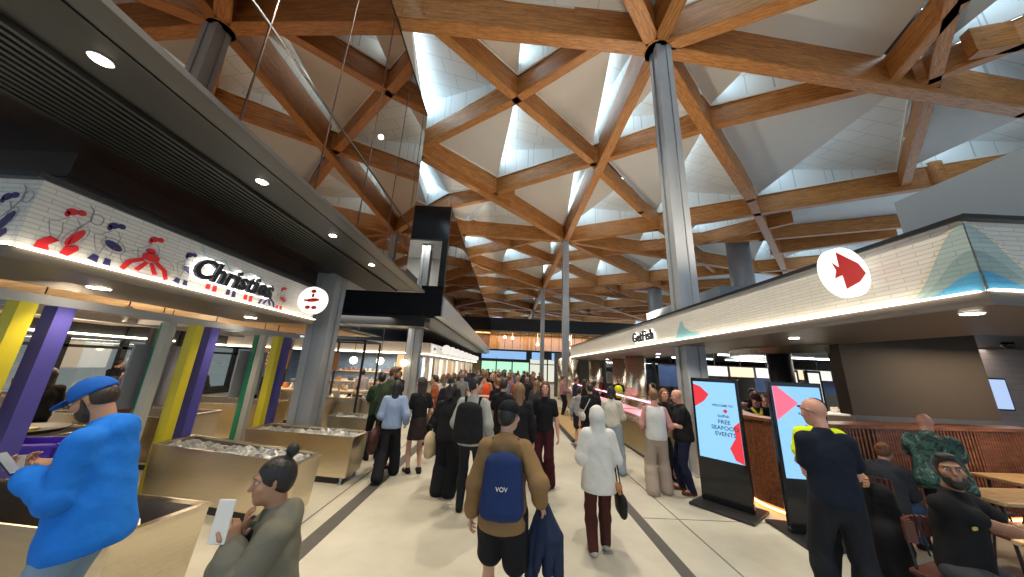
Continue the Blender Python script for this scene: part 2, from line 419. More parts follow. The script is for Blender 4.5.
def coffer(P, i):
    P = [np.array(p) for p in simplify(P)]
    if len(P) < 3: return
    if len(P) > 8: P = P[:8]
    c = sum(P) / len(P)
    m = min(np.linalg.norm(p - c) for p in P)
    ins = min(0.3, m * 0.3)
    P = [p + (c - p) / np.linalg.norm(p - c) * ins for p in P]
    z0 = ZB + 1.16; n = len(P)
    bm = bmesh.new()
    V = lambda p, z: bm.verts.new((p[0], p[1], z))
    # crease from the northern-most corner to the middle of the far side
    top = max(range(n), key=lambda q: P[q][1] - 0.15 * P[q][0])
    A = P[top]
    best = None
    # far point: where a ray from A through the centroid (nudged) meets the outline
    d = (c - A); d /= np.linalg.norm(d)
    d = d + 0.55 * np.array((0.12, -1.0)); d /= np.linalg.norm(d)
    Bp, bi = None, None
    for q in range(n):
        a, b = P[q], P[(q + 1) % n]
        if q == top or (q + 1) % n == top: continue
        r = b - a; den = d[0] * r[1] - d[1] * r[0]
        if abs(den) < 1e-9: continue
        t = ((a - A)[0] * r[1] - (a - A)[1] * r[0]) / den; u = ((a - A)[0] * d[1] - (a - A)[1] * d[0]) / den
        if t > 0 and 0 <= u <= 1: Bp, bi = A + d * t, q; break
    if Bp is None:
        bm.faces.new([V(p, z0) for p in P]); struct('ceiling_coffer', bm, [M_panel]); return
    size = math.sqrt(abs(sum(P[q][0] * P[(q + 1) % n][1] - P[(q + 1) % n][0] * P[q][1] for q in range(n)) / 2))
    zh = z0 + min(1.7, 0.42 * size)
    s1 = [A]; q = (top + 1) % n
    while True:
        s1.append(P[q])
        if q == bi: break
        q = (q + 1) % n
    s1.append(Bp)
    s2 = [A, Bp]; q = (bi + 1) % n
    while q != top: s2.append(P[q]); q = (q + 1) % n
    # s1 runs counter-clockwise from A (west side), s2 is the east side
    cx1 = sum(p[0] for p in s1) / len(s1); cx2 = sum(p[0] for p in s2) / len(s2)
    west, east = (s1, s2) if cx1 < cx2 else (s2, s1)
    bm.faces.new([V(p, z0) for p in west]).material_index = 0
    # east side: sloped lining rising to a high edge above the crease
    AH = (A + (c - A) * 0.15); 
    def hz(p):
        if np.allclose(p, A): return z0 + (zh - z0)
        if np.allclose(p, Bp): return z0 + 0.25 * (zh - z0)
        return z0
    ev = [V(p, hz(p)) for p in east]
    bm.faces.new(ev).material_index = 1
    # glazed upright along the crease + cheeks at the outline
    mA = z0 + 0.5 * (hz(A) - z0); mB = z0 + 0.5 * (hz(Bp) - z0)
    bm.faces.new([V(A, z0), V(Bp, z0), V(Bp, mB), V(A, mA)]).material_index = 3
    g = bm.faces.new([V(A, mA), V(Bp, mB), V(Bp, hz(Bp)), V(A, hz(A))]); g.material_index = 2
    k = len(east)
    for q in range(k):
        a, b = east[q], east[(q + 1) % k]
        if (np.allclose(a, A) and np.allclose(b, Bp)) or (np.allclose(b, A) and np.allclose(a, Bp)): continue
        if hz(a) > z0 + 0.01 or hz(b) > z0 + 0.01:
            pts = [V(a, z0), V(b, z0)]
            if hz(b) > z0 + 0.01: pts.append(V(b, hz(b)))
            if hz(a) > z0 + 0.01: pts.append(V(a, hz(a)))
            bm.faces.new(pts).material_index = 1
    # white trim ledge around the opening
    for q in range(n):
        a, b = P[q], P[(q + 1) % n]; dd = b - a; L = np.linalg.norm(dd)
        if L < 0.2: continue
        add_box(bm, ((a[0] + b[0]) / 2, (a[1] + b[1]) / 2, z0 - 0.04), (L, 0.06, 0.10), math.atan2(dd[1], dd[0]), mi=3)
    struct('ceiling_coffer', bm, [M_panel, M_panelw, M_sky, M_white])
for i, (P, ar) in enumerate(planar_faces(prim + sec, (-14.5, -7), (29.5, 63))):
    coffer(P, i)
sbox('roof_deck', (-15, -8, ZB + 3.1), (31, 64, ZB + 3.3), M_black)

# roof columns
def column(x, y, z1, w=0.44, name='column', mat=None, rz=0.0):
    bm = bmesh.new(); h = w / 2; g = 0.035; q = w * 0.17
    prof = [(-h, -h), (-q, -h), (-q, -h + g), (q, -h + g), (q, -h), (h, -h), (h, -q), (h - g, -q), (h - g, q), (h, q), (h, h), (q, h), (q, h - g), (-q, h - g), (-q, h), (-h, h), (-h, q), (-h + g, q), (-h + g, -q), (-h, -q)]
    prof = [(p[0] * math.cos(rz) - p[1] * math.sin(rz) + x, p[0] * math.sin(rz) + p[1] * math.cos(rz) + y) for p in prof]
    add_prism(bm, prof, 0, z1)
    add_box(bm, (x, y, 0.012), (w + 0.12, w + 0.12, 0.024), rz)
    return struct(name, bm, mat or M_greysteel)
for y in (7.0, 21.3, 35.9, 50.3): column(4.12 if y == 7.0 else 3.95, y, ZB + 0.02)
column(-4.2, 7.0, 3.86, 0.46)
column(-4.2, 13.9, 3.72, 0.46)
for (x, y) in ((17.2, 21.6), (16.6, 34.0)):
    bm = bmesh.new(); add_cyl(bm, (x, y, 0), (x, y, ZB + 1.2), 0.75, seg=32); struct('round_column', bm, M_greysteel, True)

# ---- left upper floor: soffit, louvres, reflective glazing ---------------
YN = -3.0
sbox('ceiling_left_edge', (-2.60, YN, 3.85), (-2.38, 8.3, 3.90), plain('fascia_metal', (0.10, 0.095, 0.09), 0.4, 0.4, var=0.1))
sbox('ceiling_left_band', (-3.12, YN, 3.87), (-2.63, 8.3, 4.02), M_soffit)
sbox('ceiling_left_band.001', (-2.628, YN, 3.84), (-2.605, 8.3, 3.9), M_black)
sbox('ceiling_left_back', (-4.1, YN, 3.97), (-3.12, 8.3, 4.02), M_black)
louv = None
for i in range(12):
    x = -3.15 - i * 0.072
    sbox('louvre_blade', (x - 0.018, YN, 3.83), (x + 0.018, 8.25, 3.93), M_soffit)
sbox('ceiling_left_inner', (-16, YN, 3.86), (-4.0, 8.3, 4.02), M_bronze)
sbox('wall_left_bulkhead', (-16, 2.72, 3.34), (-4.42, 6.9, 3.87), M_bronze)
sbox('trim_13', (-16, 2.70, 3.58), (-4.40, 6.9, 3.60), M_black)
sbox('slab_edge_left', (-16, 8.25, 3.86), (-2.5, 8.35, 4.05), M_greysteel)
sbox('slab_left', (-16, YN, 4.02), (-2.62, 8.3, 4.25), M_dark)
# reflective glazed wall of the upper floor
GX = -2.45
g = sbox('window_1', (GX - 0.02, YN, 3.9), (GX, 6.85, 8.45), M_mirrorglass)
for i, y in enumerate((-2.1, -1.05, 0.05, 1.15, 2.28, 3.36, 4.44, 5.52, 6.6)):
    sbox('window_mullion', (GX - 0.06, y - 0.007, 3.9), (GX + 0.006, y + 0.007, 8.45), M_bronze)
for z in (5.06, 8.42): sbox('window_transom', (GX - 0.06, YN, z - 0.012), (GX + 0.012, 6.85, z + 0.012), M_black)
sbox('wall_left_upper', (-3.6, YN, 4.2), (-3.5, 6.8, 8.3), plain('dim_brown_interior', (0.16, 0.12, 0.10), 0.6))
sbox('wall_left_upper_return', (-16, 6.75, 4.2), (-2.5, 6.85, 8.4), M_black)
# black glazed box above the cross aisle
sbox('wall_left_box_band', (-16, 11.6, 3.72), (-2.62, 11.75, 4.9), M_blackgloss)
sbox('wall_left_box_bottom', (-16, 11.6, 3.3), (-3.2, 12.4, 3.74), M_black)
sbox('wall_left_box_top', (-16, 11.6, 6.85), (-2.62, 11.75, 8.35), M_blackgloss)
sbox('wall_left_box_post', (-2.86, 11.6, 4.9), (-2.62, 11.75, 6.85), M_black)
sbox('wall_left_box_back', (-9, 15.5, 4.5), (-2.7, 15.6, 8.3), M_white)
sbox('floor_left_box', (-9, 11.75, 4.6), (-2.7, 15.5, 4.7), M_white)
sbox('ceiling_left_box', (-9, 11.75, 7.4), (-2.7, 15.5, 7.5), M_white)
column(-4.0, 13.6, 8.3, 0.4).location = (0, 0, 0)
area_light('box_room_light', (-4.6, 13.0, 7.3), 1.6, 60, (1, 0.97, 0.9), (0, 0, 0), 1.6)
sbox('window_2', (-2.66, 11.75, 4.5), (-2.62, 43.8, 8.35), M_mirrorglass)
for i in range(22):
    y = 11.9 + i * 1.5
    sbox('window_mullion', (-2.64, y - 0.006, 4.5), (-2.612, y + 0.006, 8.35), M_bronze)
sbox('wall_left_far_inner', (-3.8, 15.6, 4.4), (-3.7, 43.8, 8.3), MATS['dim_brown_interior'])
sbox('slab_edge_left_far', (-2.9, 11.75, 3.72), (-2.58, 43.8, 4.5), M_greysteel)
sbox('ceiling_left_far', (-16, 11.75, 3.66), (-2.9, 43.8, 3.76), M_soffit)

# ---- left stall canopy ----------------------------------------------------
bm = bmesh.new()
add_box(bm, (-4.05, 4.3, 3.02), (0.1, 3.9, 0.60)); add_box(bm, (-10.05, 2.40, 3.02), (11.9, 0.1, 0.60))
fasL = struct('wall_left_canopy_fascia', bm, M_tile)
sbox('trim_15', (-4.10, 2.30, 3.32), (-3.97, 6.25, 3.37), M_dark); sbox('trim_16', (-16, 2.30, 3.32), (-4.10, 2.45, 3.37), M_dark)
sbox('ceiling_left_canopy', (-5.35, 2.3, 2.62), (-3.97, 6.25, 2.715), plain('brown_metal_soffit', (0.17, 0.14, 0.105), 0.4, 0.3, var=0.08))
sbox('ceiling_left_canopy.001', (-16, 2.3, 2.62), (-5.35, 3.1, 2.715), MATS['brown_metal_soffit'])
sbox('ceiling_left_canopy_top', (-16, 2.45, 3.30), (-4.1, 6.2, 3.34), M_dark)
sbox('trim_led_left', (-3.985, 2.35, 2.718), (-3.94, 6.25, 2.726), M_led); sbox('trim_led_left.001', (-16, 2.31, 2.718), (-4.0, 2.345, 2.732), M_led)
bm = bmesh.new()
for i in range(44): add_box(bm, (-10.2, 3.2 + i * 0.2, 2.86), (9.8, 0.17, 0.04))
o = struct('ceiling_left_timber', bm, M_timber2)
sbox('ceiling_left_timber_back', (-16, 3.0, 2.89), (-5.0, 12.2, 2.93), M_soffit)

# ---- right canopy ---------------------------------------------------------
bm = bmesh.new()
add_box(bm, (3.80, 10.45, 3.0), (0.1, 16.3, 0.62)); add_box(bm, (10.025, 2.35, 3.0), (12.35, 0.1, 0.62))
struct('wall_right_canopy_fascia', bm, M_tile)
sbox('trim_17', (3.72, 2.24, 3.31), (3.87, 18.6, 3.35), M_black); sbox('trim_18', (3.87, 2.24, 3.31), (16, 2.4, 3.35), M_black)
sbox('ceiling_right_canopy', (3.72, 2.25, 2.58), (5.7, 18.6, 2.69), plain('taupe_metal_soffit', (0.15, 0.125, 0.11), 0.4, 0.3, var=0.08))
sbox('ceiling_right_canopy.001', (5.7, 2.25, 2.58), (16, 3.6, 2.69), MATS['taupe_metal_soffit'])
sbox('ceiling_right_canopy_top', (3.85, 2.4, 3.28), (16, 18.6, 3.32), M_dark)
sbox('trim_led_right', (3.69, 2.3, 2.692), (3.735, 18.6, 2.70), M_led); sbox('trim_led_right.001', (3.75, 2.235, 2.692), (16, 2.275, 2.706), M_led)
sbox('wall_right_upper', (4.3, YN, 3.32), (16, 3.05, 3.95), M_greywall)
sbox('wall_right_parapet', (5.2, 7.3, 3.3), (8.5, 11.4, 4.15), M_greywall)

# ================================================================ LEFT HALL
# downlight fittings
def downlight(x, y, z, r=0.055, name='downlight', label='', group=''):
    t = thing(name, label, 'light', (x, y, z), 0, group)
    bm = bmesh.new(); add_cyl(bm, (0, 0, 0), (0, 0, -0.008), r + 0.012, seg=20); bm_obj('trim_ring', bm, M_white, t)
    bm = bmesh.new(); add_cyl(bm, (0, 0, -0.004), (0, 0, -0.013), r, seg=20); bm_obj('lens', bm, M_downl, t)
    return t
for i, (y, w) in enumerate(((0.3, 'out behind the viewer'), (1.68, 'largest'), (3.1, 'second'), (4.56, 'third'), (6.0, 'fourth'))):
    if i == 0: continue
    downlight(-2.87, y, 3.87, 0.05, label='round downlight in dark soffit band beside louvres, %s along from the near end' % {1: 'first', 2: 'second', 3: 'third', 4: 'fourth'}[i], group='downlights in the dark upper soffit')
for i, y in enumerate((3.4, 5.5)):
    downlight(-4.62, y, 2.62, 0.085, label='round downlight under the left stall canopy, %s' % ('near the running cartoon figures' if i == 0 else 'below the black lettering'), group='downlights under the left canopy')
for i, (x, y) in enumerate(((3.87, 2.55), (4.25, 4.66), (4.42, 7.2), (4.66, 9.87), (4.83, 12.7), (5.0, 16.0))):
    downlight(x + 0.12, y, 2.58, 0.06, label='round downlight under right tiled canopy, %s from its near corner' % ('first', 'second', 'third', 'fourth', 'fifth', 'sixth')[i], group='downlights under the right canopy')

# Window wall behind the left seating, looking out on grey water
M_out = emit('outside_grey_water', (0.42, 0.50, 0.50), 0.45)
sbox('wall_left_outer', (-15.2, -1, 2.3), (-15.1, 20, 3.0), M_dark)
sbox('ground_outside_water', (-17.4, -1, 0.0), (-17.3, 30, 2.9), M_out)
sbox('window_3', (-15.15, -1, 0.3), (-15.12, 20, 2.3), M_clear)
sbox('wall_left_sill', (-15.25, -1, 0), (-15.05, 20, 0.35), M_dark)
for i in range(12): sbox('window_mullion', (-15.2, 0.5 + 1.7 * i, 0.3), (-15.04, 0.68 + 1.7 * i, 2.9), M_black)
sbox('window_transom', (-15.2, -1, 1.98), (-15.04, 20, 2.08), M_black)
sbox('trim_strip_light', (-15.0, 3, 2.42), (-14.94, 18, 2.48), M_led)
# columns inside the seating area
for (x, y) in ((-9.5, 8.6), (-11.8, 11.5), (-8.2, 11.6)): column(x, y, 2.9, 0.34, mat=M_dark)
area_light('left_ceiling_panel', (-8.5, 6.0, 2.8), 2.5, 190, WARM, (0, 0, 0), 5)
for (x, y) in ((-6.4, 4.4), (-7.4, 6.2), (-8.4, 8.6), (-10.5, 5.5)): spot('ceiling_fill_spot', (x, y, 1.9), 75, WARM, (PI, 0, 0), angle=2.7, radius=0.1)  # upward spots with no fittings, added to brighten the timber ceiling
area_light('left_ceiling_panel', (-8.5, 10.5, 2.8), 2.5, 170, WARM, (0, 0, 0), 3)

# stainless tanks
M_ice = plain('silvery_ice', (0.30, 0.31, 0.31), 0.35, 0.25, var=0.75, scale=9, bump=1.0, bscale=25)
def tank(name, label, corners, ht=0.72, fill=None, flabel=None, group=None, seed=0, depth=None, foot=True):
    """corners: near-right, far-right, far-left, near-left (x, y)"""
    C = [Vector((p[0], p[1], 0)) for p in corners]; c = sum(C, Vector()) / 4
    t = thing(name, label, 'tank', (c.x, c.y, 0), 0, group)
    C = [p - c for p in C]
    def ring(k, z, inset):
        out = []
        for p in C:
            d = p.normalized() * (inset * 1.35)
            out.append((p.x - d.x, p.y - d.y, z))
        return out
    def quadloop(bm, rings, cap0=False, cap1=False):
        R_ = [[bm.verts.new(p) for p in r] for r in rings]
        for A, B in zip(R_[:-1], R_[1:]):
            for i in range(4): bm.faces.new((A[i], A[(i + 1) % 4], B[(i + 1) % 4], B[i]))
        if cap0: bm.faces.new(R_[0][::-1])
        if cap1: bm.faces.new(R_[-1])
    bm = bmesh.new()
    quadloop(bm, [ring(0, 0.10, 0.05), ring(0, 0.13, 0.04), ring(0, ht - 0.05, 0.0), ring(0, ht - 0.02, 0.0)], cap0=True)
    bmesh.ops.recalc_face_normals(bm, faces=bm.faces); bm_obj('tank_shell', bm, M_steel, t)
    bm = bmesh.new(); quadloop(bm, [ring(0, ht - 0.03, -0.012), ring(0, ht, -0.012), ring(0, ht, 0.035), ring(0, ht - 0.03, 0.035), ring(0, ht - 0.03, -0.012)])
    bmesh.ops.recalc_face_normals(bm, faces=bm.faces); bm_obj('rim', bm, M_steel, t)
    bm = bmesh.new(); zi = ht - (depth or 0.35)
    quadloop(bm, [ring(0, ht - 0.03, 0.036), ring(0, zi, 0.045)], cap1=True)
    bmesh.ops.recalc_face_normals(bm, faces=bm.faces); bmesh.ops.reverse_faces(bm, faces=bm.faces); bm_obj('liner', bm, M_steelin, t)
    bm = bmesh.new(); quadloop(bm, [ring(0, 0.0, 0.16), ring(0, 0.10, 0.16)], True, True); bm_obj('recessed_plinth', bm, M_black, t)
    for i, p in enumerate(C):
        q = p - p.normalized() * 0.14
        bm = bmesh.new(); add_cyl(bm, (q.x, q.y, 0), (q.x, q.y, 0.11), 0.022, seg=12); add_cyl(bm, (q.x, q.y, 0), (q.x, q.y, 0.015), 0.04, seg=12)
        bm_obj('foot', bm, M_greysteel, t, True)
    if fill:
        rnd = random.Random(seed); bm = bmesh.new(); n1, n2 = 40, 12
        q0, q1, q2, q3 = [Vector(p) for p in ring(0, 0, 0.04)]
        g = []
        for i in range(n1 + 1):
            row = []
            for j in range(n2 + 1):
                u, v = i / n1, j / n2
                a = q3.lerp(q0, u); b = q2.lerp(q1, u); p = a.lerp(b, v)
                e = min(u, 1 - u, v, 1 - v) > 0
                row.append(bm.verts.new((p.x + (rnd.uniform(-.02, .02) if e else 0), p.y + (rnd.uniform(-.02, .02) if e else 0), ht - 0.06 + (rnd.uniform(-0.03, 0.05) if e else -0.02) + 0.02 * math.sin(7 * u + 3 * v))))
            g.append(row)
        for i in range(n1):
            for j in range(n2): bm.faces.new((g[i][j], g[i + 1][j], g[i + 1][j + 1], g[i][j + 1]))
        o = bm_obj('ice_bed', bm, M_ice); o.location = (c.x, c.y, 0); tag(o, flabel, 'ice', kind='stuff')
    return t
tank('fish_tank', 'empty stainless steel tank nearest the camera, behind the man in the blue hoodie', [(-2.62, 2.48), (-2.5, 3.05), (-4.8, 3.36), (-4.8, 2.72)], group='stainless tanks along the aisle')
tank('fish_tank', 'stainless steel tank filled with silvery ice behind the woman with the hair bun', [(-2.46, 4.16), (-2.46, 4.62), (-4.86, 5.30), (-4.86, 4.72)], fill=True, flabel='silvery crumpled ice heaped in the tank behind the bun woman', group='stainless tanks along the aisle', seed=1)
tank('fish_tank', 'stainless steel tank of silvery ice beside the left grey column', [(-2.48, 5.56), (-2.46, 6.08), (-4.5, 6.45), (-4.5, 5.86)], fill=True, flabel='silvery crumpled ice in the tank beside the left column', group='stainless tanks along the aisle', seed=2)
tank('fish_tank', 'low stainless steel tank behind the column, near the green jacket man', [(-2.9, 7.3), (-2.9, 7.9), (-4.0, 8.1), (-4.0, 7.5)], fill=True, flabel='grey ice in the tank by the green jacket man', group='stainless tanks along the aisle', seed=3)
M_stainbox = M_steel
for (a, b, lab) in (((-5.8, 4.0), (-8.4, 5.0), 'stainless steel counter tank in second row, left of purple crate'), ((-5.8, 5.8), (-8.0, 6.8), 'stainless steel tank in second row behind the yellow post'), ((-5.8, 7.7), (-8.2, 8.8), 'stainless steel tank in second row, far side of the posts'), ((-9.2, 4.6), (-12.0, 5.6), 'stainless steel counter in third row in front of the diners'), ((-9.0, 7.2), (-12.2, 8.4), 'stainless steel counter in third row right of the diners')):
    tank('fish_tank', lab, [a, (a[0], b[1]), (b[0], b[1]), (b[0], a[1])], ht=0.85, group='stainless tanks set back from the aisle')
# paper sheet lying in the near tank
t = child_box('price_sheet', None, (-0.11, -0.15, 0), (0.11, 0.15, 0.004), M_white); t.location = (-2.95, 2.82, 0.60); t.rotation_euler = (0.15, 0.25, 0.9)
tag(t, 'white printed sheet lying across the empty near tank', 'paper')
c_ = child_box('red_band', t, (-0.11, -0.15, 0.004), (0.11, -0.10, 0.006), plain('red_ink', (0.6, 0.05, 0.04), 0.5))
child_box('tank_divider', None, (-3.32, 2.62, 0.37), (-3.30, 3.12, 0.62), M_steelin)['kind'] = 'structure'

# purple crate with label on second-row tank
t = thing('crate', 'purple plastic crate with white label, left of man in blue hoodie', 'crate', (-5.35, 3.95, 0.50), 0.3)
M_purple = plain('violet_plastic', (0.10, 0.035, 0.55), 0.35)
bm = bmesh.new(); add_box(bm, (0, 0, 0.02), (0.6, 0.42, 0.03))
for sx in (-1, 1): add_box(bm, (sx * 0.29, 0, 0.2), (0.02, 0.42, 0.40)); add_box(bm, (sx * 0.305, 0, 0.38), (0.04, 0.46, 0.03))
for sy in (-1, 1): add_box(bm, (0, sy * 0.2, 0.2), (0.6, 0.02, 0.40)); add_box(bm, (0, sy * 0.215, 0.38), (0.64, 0.04, 0.03))
bm_obj('crate_shell', bm, M_purple, t)
child_box('label_plate', t, (-0.03, -0.225, 0.12), (0.16, -0.212, 0.3), M_white)
child_box('table_leg', t, (-0.25, -0.15, -0.5), (0.25, 0.15, 0.004), M_steel)
# black basket with price tag
t = thing('serving_tray', 'round dark tray with yellow price tag on second-row tank', 'tray', (-6.3, 4.4, 0.86), 0)
bm = bmesh.new(); add_lathe(bm, [(0.02, 0), (0.36, 0), (0.42, 0.05), (0.40, 0.055), (0.34, 0.02), (0.02, 0.015)], seg=28); bm_obj('tray_body', bm, M_black, t, True)
child_box('price_tag', t, (-0.2, -0.06, 0.03), (0.2, 0.06, 0.06), plain('yellow_card', (0.8, 0.6, 0.12), 0.5))

# coloured frame of posts
M_yel = plain('yellow_paint', (0.72, 0.60, 0.03), 0.45, var=0.04); M_blu = plain('indigo_paint', (0.085, 0.075, 0.36), 0.5, var=0.06)
M_grn = plain('green_paint', (0.02, 0.27, 0.12), 0.5, var=0.06); M_put = plain('putty_paint', (0.42, 0.42, 0.36), 0.5, var=0.05)
M_gbrd = plain('grey_board', (0.28, 0.28, 0.31), 0.6, var=0.05); M_rail = plain('pale_grey_rail', (0.46, 0.46, 0.46), 0.45, var=0.04)
fr = thing('display_stand', 'long painted stand of yellow, purple, green and putty posts under pale grey rail', 'stand', (-4.95, 3.0, 0))
FX = -4.95
child_box('top_rail', fr, (-0.07, -4.0, 2.38), (0.05, 4.35, 2.48), M_rail)
for z, x, m in ((2.36, -1.3, M_rail),): child_box('rear_rail', fr, (x - 0.06, -4.0, z), (x + 0.06, 4.35, z + 0.1), m)
for k in range(-1, 3):
    y = 1.68 + 1.79 * (k - 1)
    if y + 3.0 < 0: continue
    for nm, dy, w, m, dx in (('putty_post', -0.13, 0.10, M_put, 0.0), ('yellow_post', 0.24, 0.13, M_yel, 0.02), ('purple_post', 0.54, 0.15, M_blu, -0.02), ('green_post', 0.10, 0.09, M_grn, -0.30)):
        bm = bmesh.new(); add_box(bm, (dx, y + dy, 1.19), (w, w, 2.38)); bm_obj(nm, bm, m, fr)
    child_box('grey_board', fr, (-0.45, y - 0.1, 1.15), (-0.42, y + 0.62, 2.05), M_gbrd)
    child_box('cross_rail', fr, (-1.3, y + 0.5, 2.38), (0.0, y + 0.58, 2.46), M_rail)
fr.location.y = 2.99 + 0.0

# sign figures and lettering on the left canopy
M_red = plain('sign_red', (0.70, 0.015, 0.02), 0.45, var=0.02); M_navy = plain('sign_navy', (0.035, 0.025, 0.12), 0.45, var=0.02)
M_teal = plain('sign_teal', (0.25, 0.48, 0.52), 0.5, var=0.04); M_grey2 = plain('sign_outline', (0.35, 0.30, 0.32), 0.5)
def flat_poly(bm, pts, x=0.0, th=0.004):
    """pts in (y, z); a thin plate facing +X"""
    a = [bm.verts.new((x, p[0], p[1])) for p in pts]; b = [bm.verts.new((x - th, p[0], p[1])) for p in pts]
    n = len(pts); fs = [bm.faces.new(a), bm.faces.new(b[::-1])]
    for i in range(n): fs.append(bm.faces.new((a[i], b[i], b[(i + 1) % n], a[(i + 1) % n])))
    bmesh.ops.recalc_face_normals(bm, faces=fs)
def ell(cy, cz, ry, rz, n=12, a=0.0):
    return [(cy + ry * math.cos(t) * math.cos(a) - rz * math.sin(t) * math.sin(a), cz + ry * math.cos(t) * math.sin(a) + rz * math.sin(t) * math.cos(a)) for t in [2 * PI * i / n for i in range(n)]]
def stroke(bm, pts, w=0.006, x=0.0):
    for a, b in zip(pts[:-1], pts[1:]):
        d = Vector((b[0] - a[0], b[1] - a[1])); L = d.length or 1e-6; n = Vector((-d.y, d.x)) / L * w / 2
        flat_poly(bm, [(a[0] + n.x, a[1] + n.y), (a[0] - n.x, a[1] - n.y), (b[0] - n.x, b[1] - n.y), (b[0] + n.x, b[1] + n.y)], x, 0.002)
def sign_figure(mat, kind, loc, rz=0.0, s=1.0, label=''):
    t = thing('sign_figure', label, 'sign', loc, rz, 'printed figures on the left canopy')
    def fp(name, pts):
        b_ = bmesh.new(); flat_poly(b_, [(p[0] * s, p[1] * s) for p in pts]); bm_obj(name, b_, mat, t)
    if kind == 'legs':
        fp('boot', [(-0.08, 0.02), (-0.02, 0.02), (-0.02, 0.1), (-0.07, 0.12)]); fp('boot', [(0.02, 0.0), (0.08, 0.01), (0.07, 0.1), (0.02, 0.1)])
        return t
    fp('hair', ell(-0.03, 0.43, 0.045, 0.035, a=0.5)); fp('quiff', ell(0.035, 0.45, 0.035, 0.03)); fp('side_hair', ell(-0.055, 0.395, 0.02, 0.03))
    if kind == 'reel':
        fp('boot', [(-0.17, 0.0), (-0.07, 0.0), (-0.09, 0.05), (-0.03, 0.12), (-0.10, 0.14), (-0.16, 0.07)]); fp('boot', [(0.00, 0.0), (0.06, -0.01), (0.12, 0.08), (0.10, 0.12), (0.02, 0.09)])
        fp('costume', ell(0.06, 0.19, 0.035, 0.11, a=-0.45))
    elif kind == 'crab':
        fp('costume', ell(0, 0.22, 0.09, 0.05)); fp('collar', ell(-0.02, 0.29, 0.05, 0.03))
        for q in (-1, 1):
            fp('claw', [(q * 0.07, 0.2), (q * 0.20, 0.12), (q * 0.24, 0.02), (q * 0.20, 0.0), (q * 0.15, 0.1), (q * 0.05, 0.16)])
            fp('boot', [(q * 0.04, 0.16), (q * 0.12, 0.04), (q * 0.07, 0.03), (0.0, 0.15)])
    elif kind == 'fish':
        fp('fish', ell(0.03, 0.22, 0.085, 0.04, a=-0.35))
        fp('boot', [(-0.13, 0.02), (-0.05, 0.0), (-0.05, 0.07), (-0.10, 0.08)]); fp('boot', [(0.0, 0.0), (0.06, 0.0), (0.05, 0.07), (0.0, 0.07)])
    if kind != 'legs':
        bm = bmesh.new(); S = lambda L: [(p[0] * s, p[1] * s) for p in L]
        stroke(bm, S([(-0.03, 0.37), (-0.10, 0.30), (-0.15, 0.28), (-0.12, 0.18), (-0.09, 0.12)])); stroke(bm, S([(0.02, 0.38), (0.06, 0.32), (0.05, 0.24)])); stroke(bm, S([(-0.06, 0.3), (-0.04, 0.2), (-0.06, 0.1)])); stroke(bm, S([(0.04, 0.2), (0.03, 0.1)]))
        if kind == 'reel':
            stroke(bm, S([(0.06, 0.3), (0.12, 0.42), (0.11, 0.52), (0.07, 0.56)]), 0.008); stroke(bm, S(ell(0.16, 0.44, 0.05, 0.06, 14) + [ell(0.16, 0.44, 0.05, 0.06, 14)[0]]), 0.006)
            stroke(bm, S(ell(0.06, 0.2, 0.06, 0.14, 14, -0.45)), 0.005)
        if kind == 'crab': stroke(bm, S(ell(0.0, 0.14, 0.27, 0.13, 18)), 0.006)
        if kind == 'fish': stroke(bm, S(ell(0.03, 0.22, 0.11, 0.07, 16, -0.35)), 0.006)
        bm_obj('line_drawing', bm, M_grey2, t)
    return t
LX = -3.992
sign_figure(M_navy, 'reel', (-4.20, 2.342, 2.76), -PI / 2, 0.9, 'navy fishing figure on the end face of the left canopy')
sign_figure(M_red, 'reel', (LX, 2.60, 2.755), 0, 0.9, 'red fishing figure nearest the corner of left canopy')
sign_figure(M_navy, 'fish', (LX, 2.90, 2.755), 0, 0.92, 'small navy figure between the two red figures on left canopy')
sign_figure(M_red, 'crab', (LX, 3.26, 2.75), 0, 0.95, 'wide red crab figure on left canopy tiles')
sign_figure(M_navy, 'fish', (LX, 3.66, 2.75), 0, 0.88, 'small navy figure just left of the black lettering')
sign_figure(M_red, 'legs', (LX, 4.02, 2.76), 0, 1.0, 'red legs below the first letter of the black lettering')
sign_figure(M_navy, 'legs', (LX, 4.32, 2.75), 0, 1.0, 'navy legs below the middle of the black lettering')
sign_figure(M_red, 'legs', (LX, 4.62, 2.75), 0, 1.0, 'red legs below the last letters of the black lettering')
sign_figure(M_navy, 'crab', (LX, 5.0, 2.75), 0, 0.75, 'navy figure right of the black lettering')
sign_figure(M_red, 'fish', (LX, 5.3, 2.75), 0, 0.85, 'red figure between the lettering and the round sign')
t = thing('shop_sign', 'black script lettering with white glow on left tiled canopy', 'sign', (LX + 0.03, 4.30, 2.99), 0)
text_obj('lettering', 'Christies', M_black, t, (0.03, 0, 0), (PI / 2, 0, PI / 2), 0.36, 0.02, 0.012, 0.25)
text_obj('halo', 'Christies', emit('sign_halo', (1, 0.97, 0.92), 2.6), t, (0, 0, 0), (PI / 2, 0, PI / 2), 0.36, 0.008, 0.034, 0.25)
bm = bmesh.new(); stroke(bm, [(3.75, 3.3), (3.8, 3.2), (3.95, 3.16), (4.1, 3.22), (4.2, 3.12), (4.35, 3.1), (4.55, 3.2), (4.75, 3.18), (4.9, 3.08)], 0.012, LX)
tag(bm_obj('wave_line', bm, M_teal), 'thin blue wavy line drawn above the black lettering', 'sign')
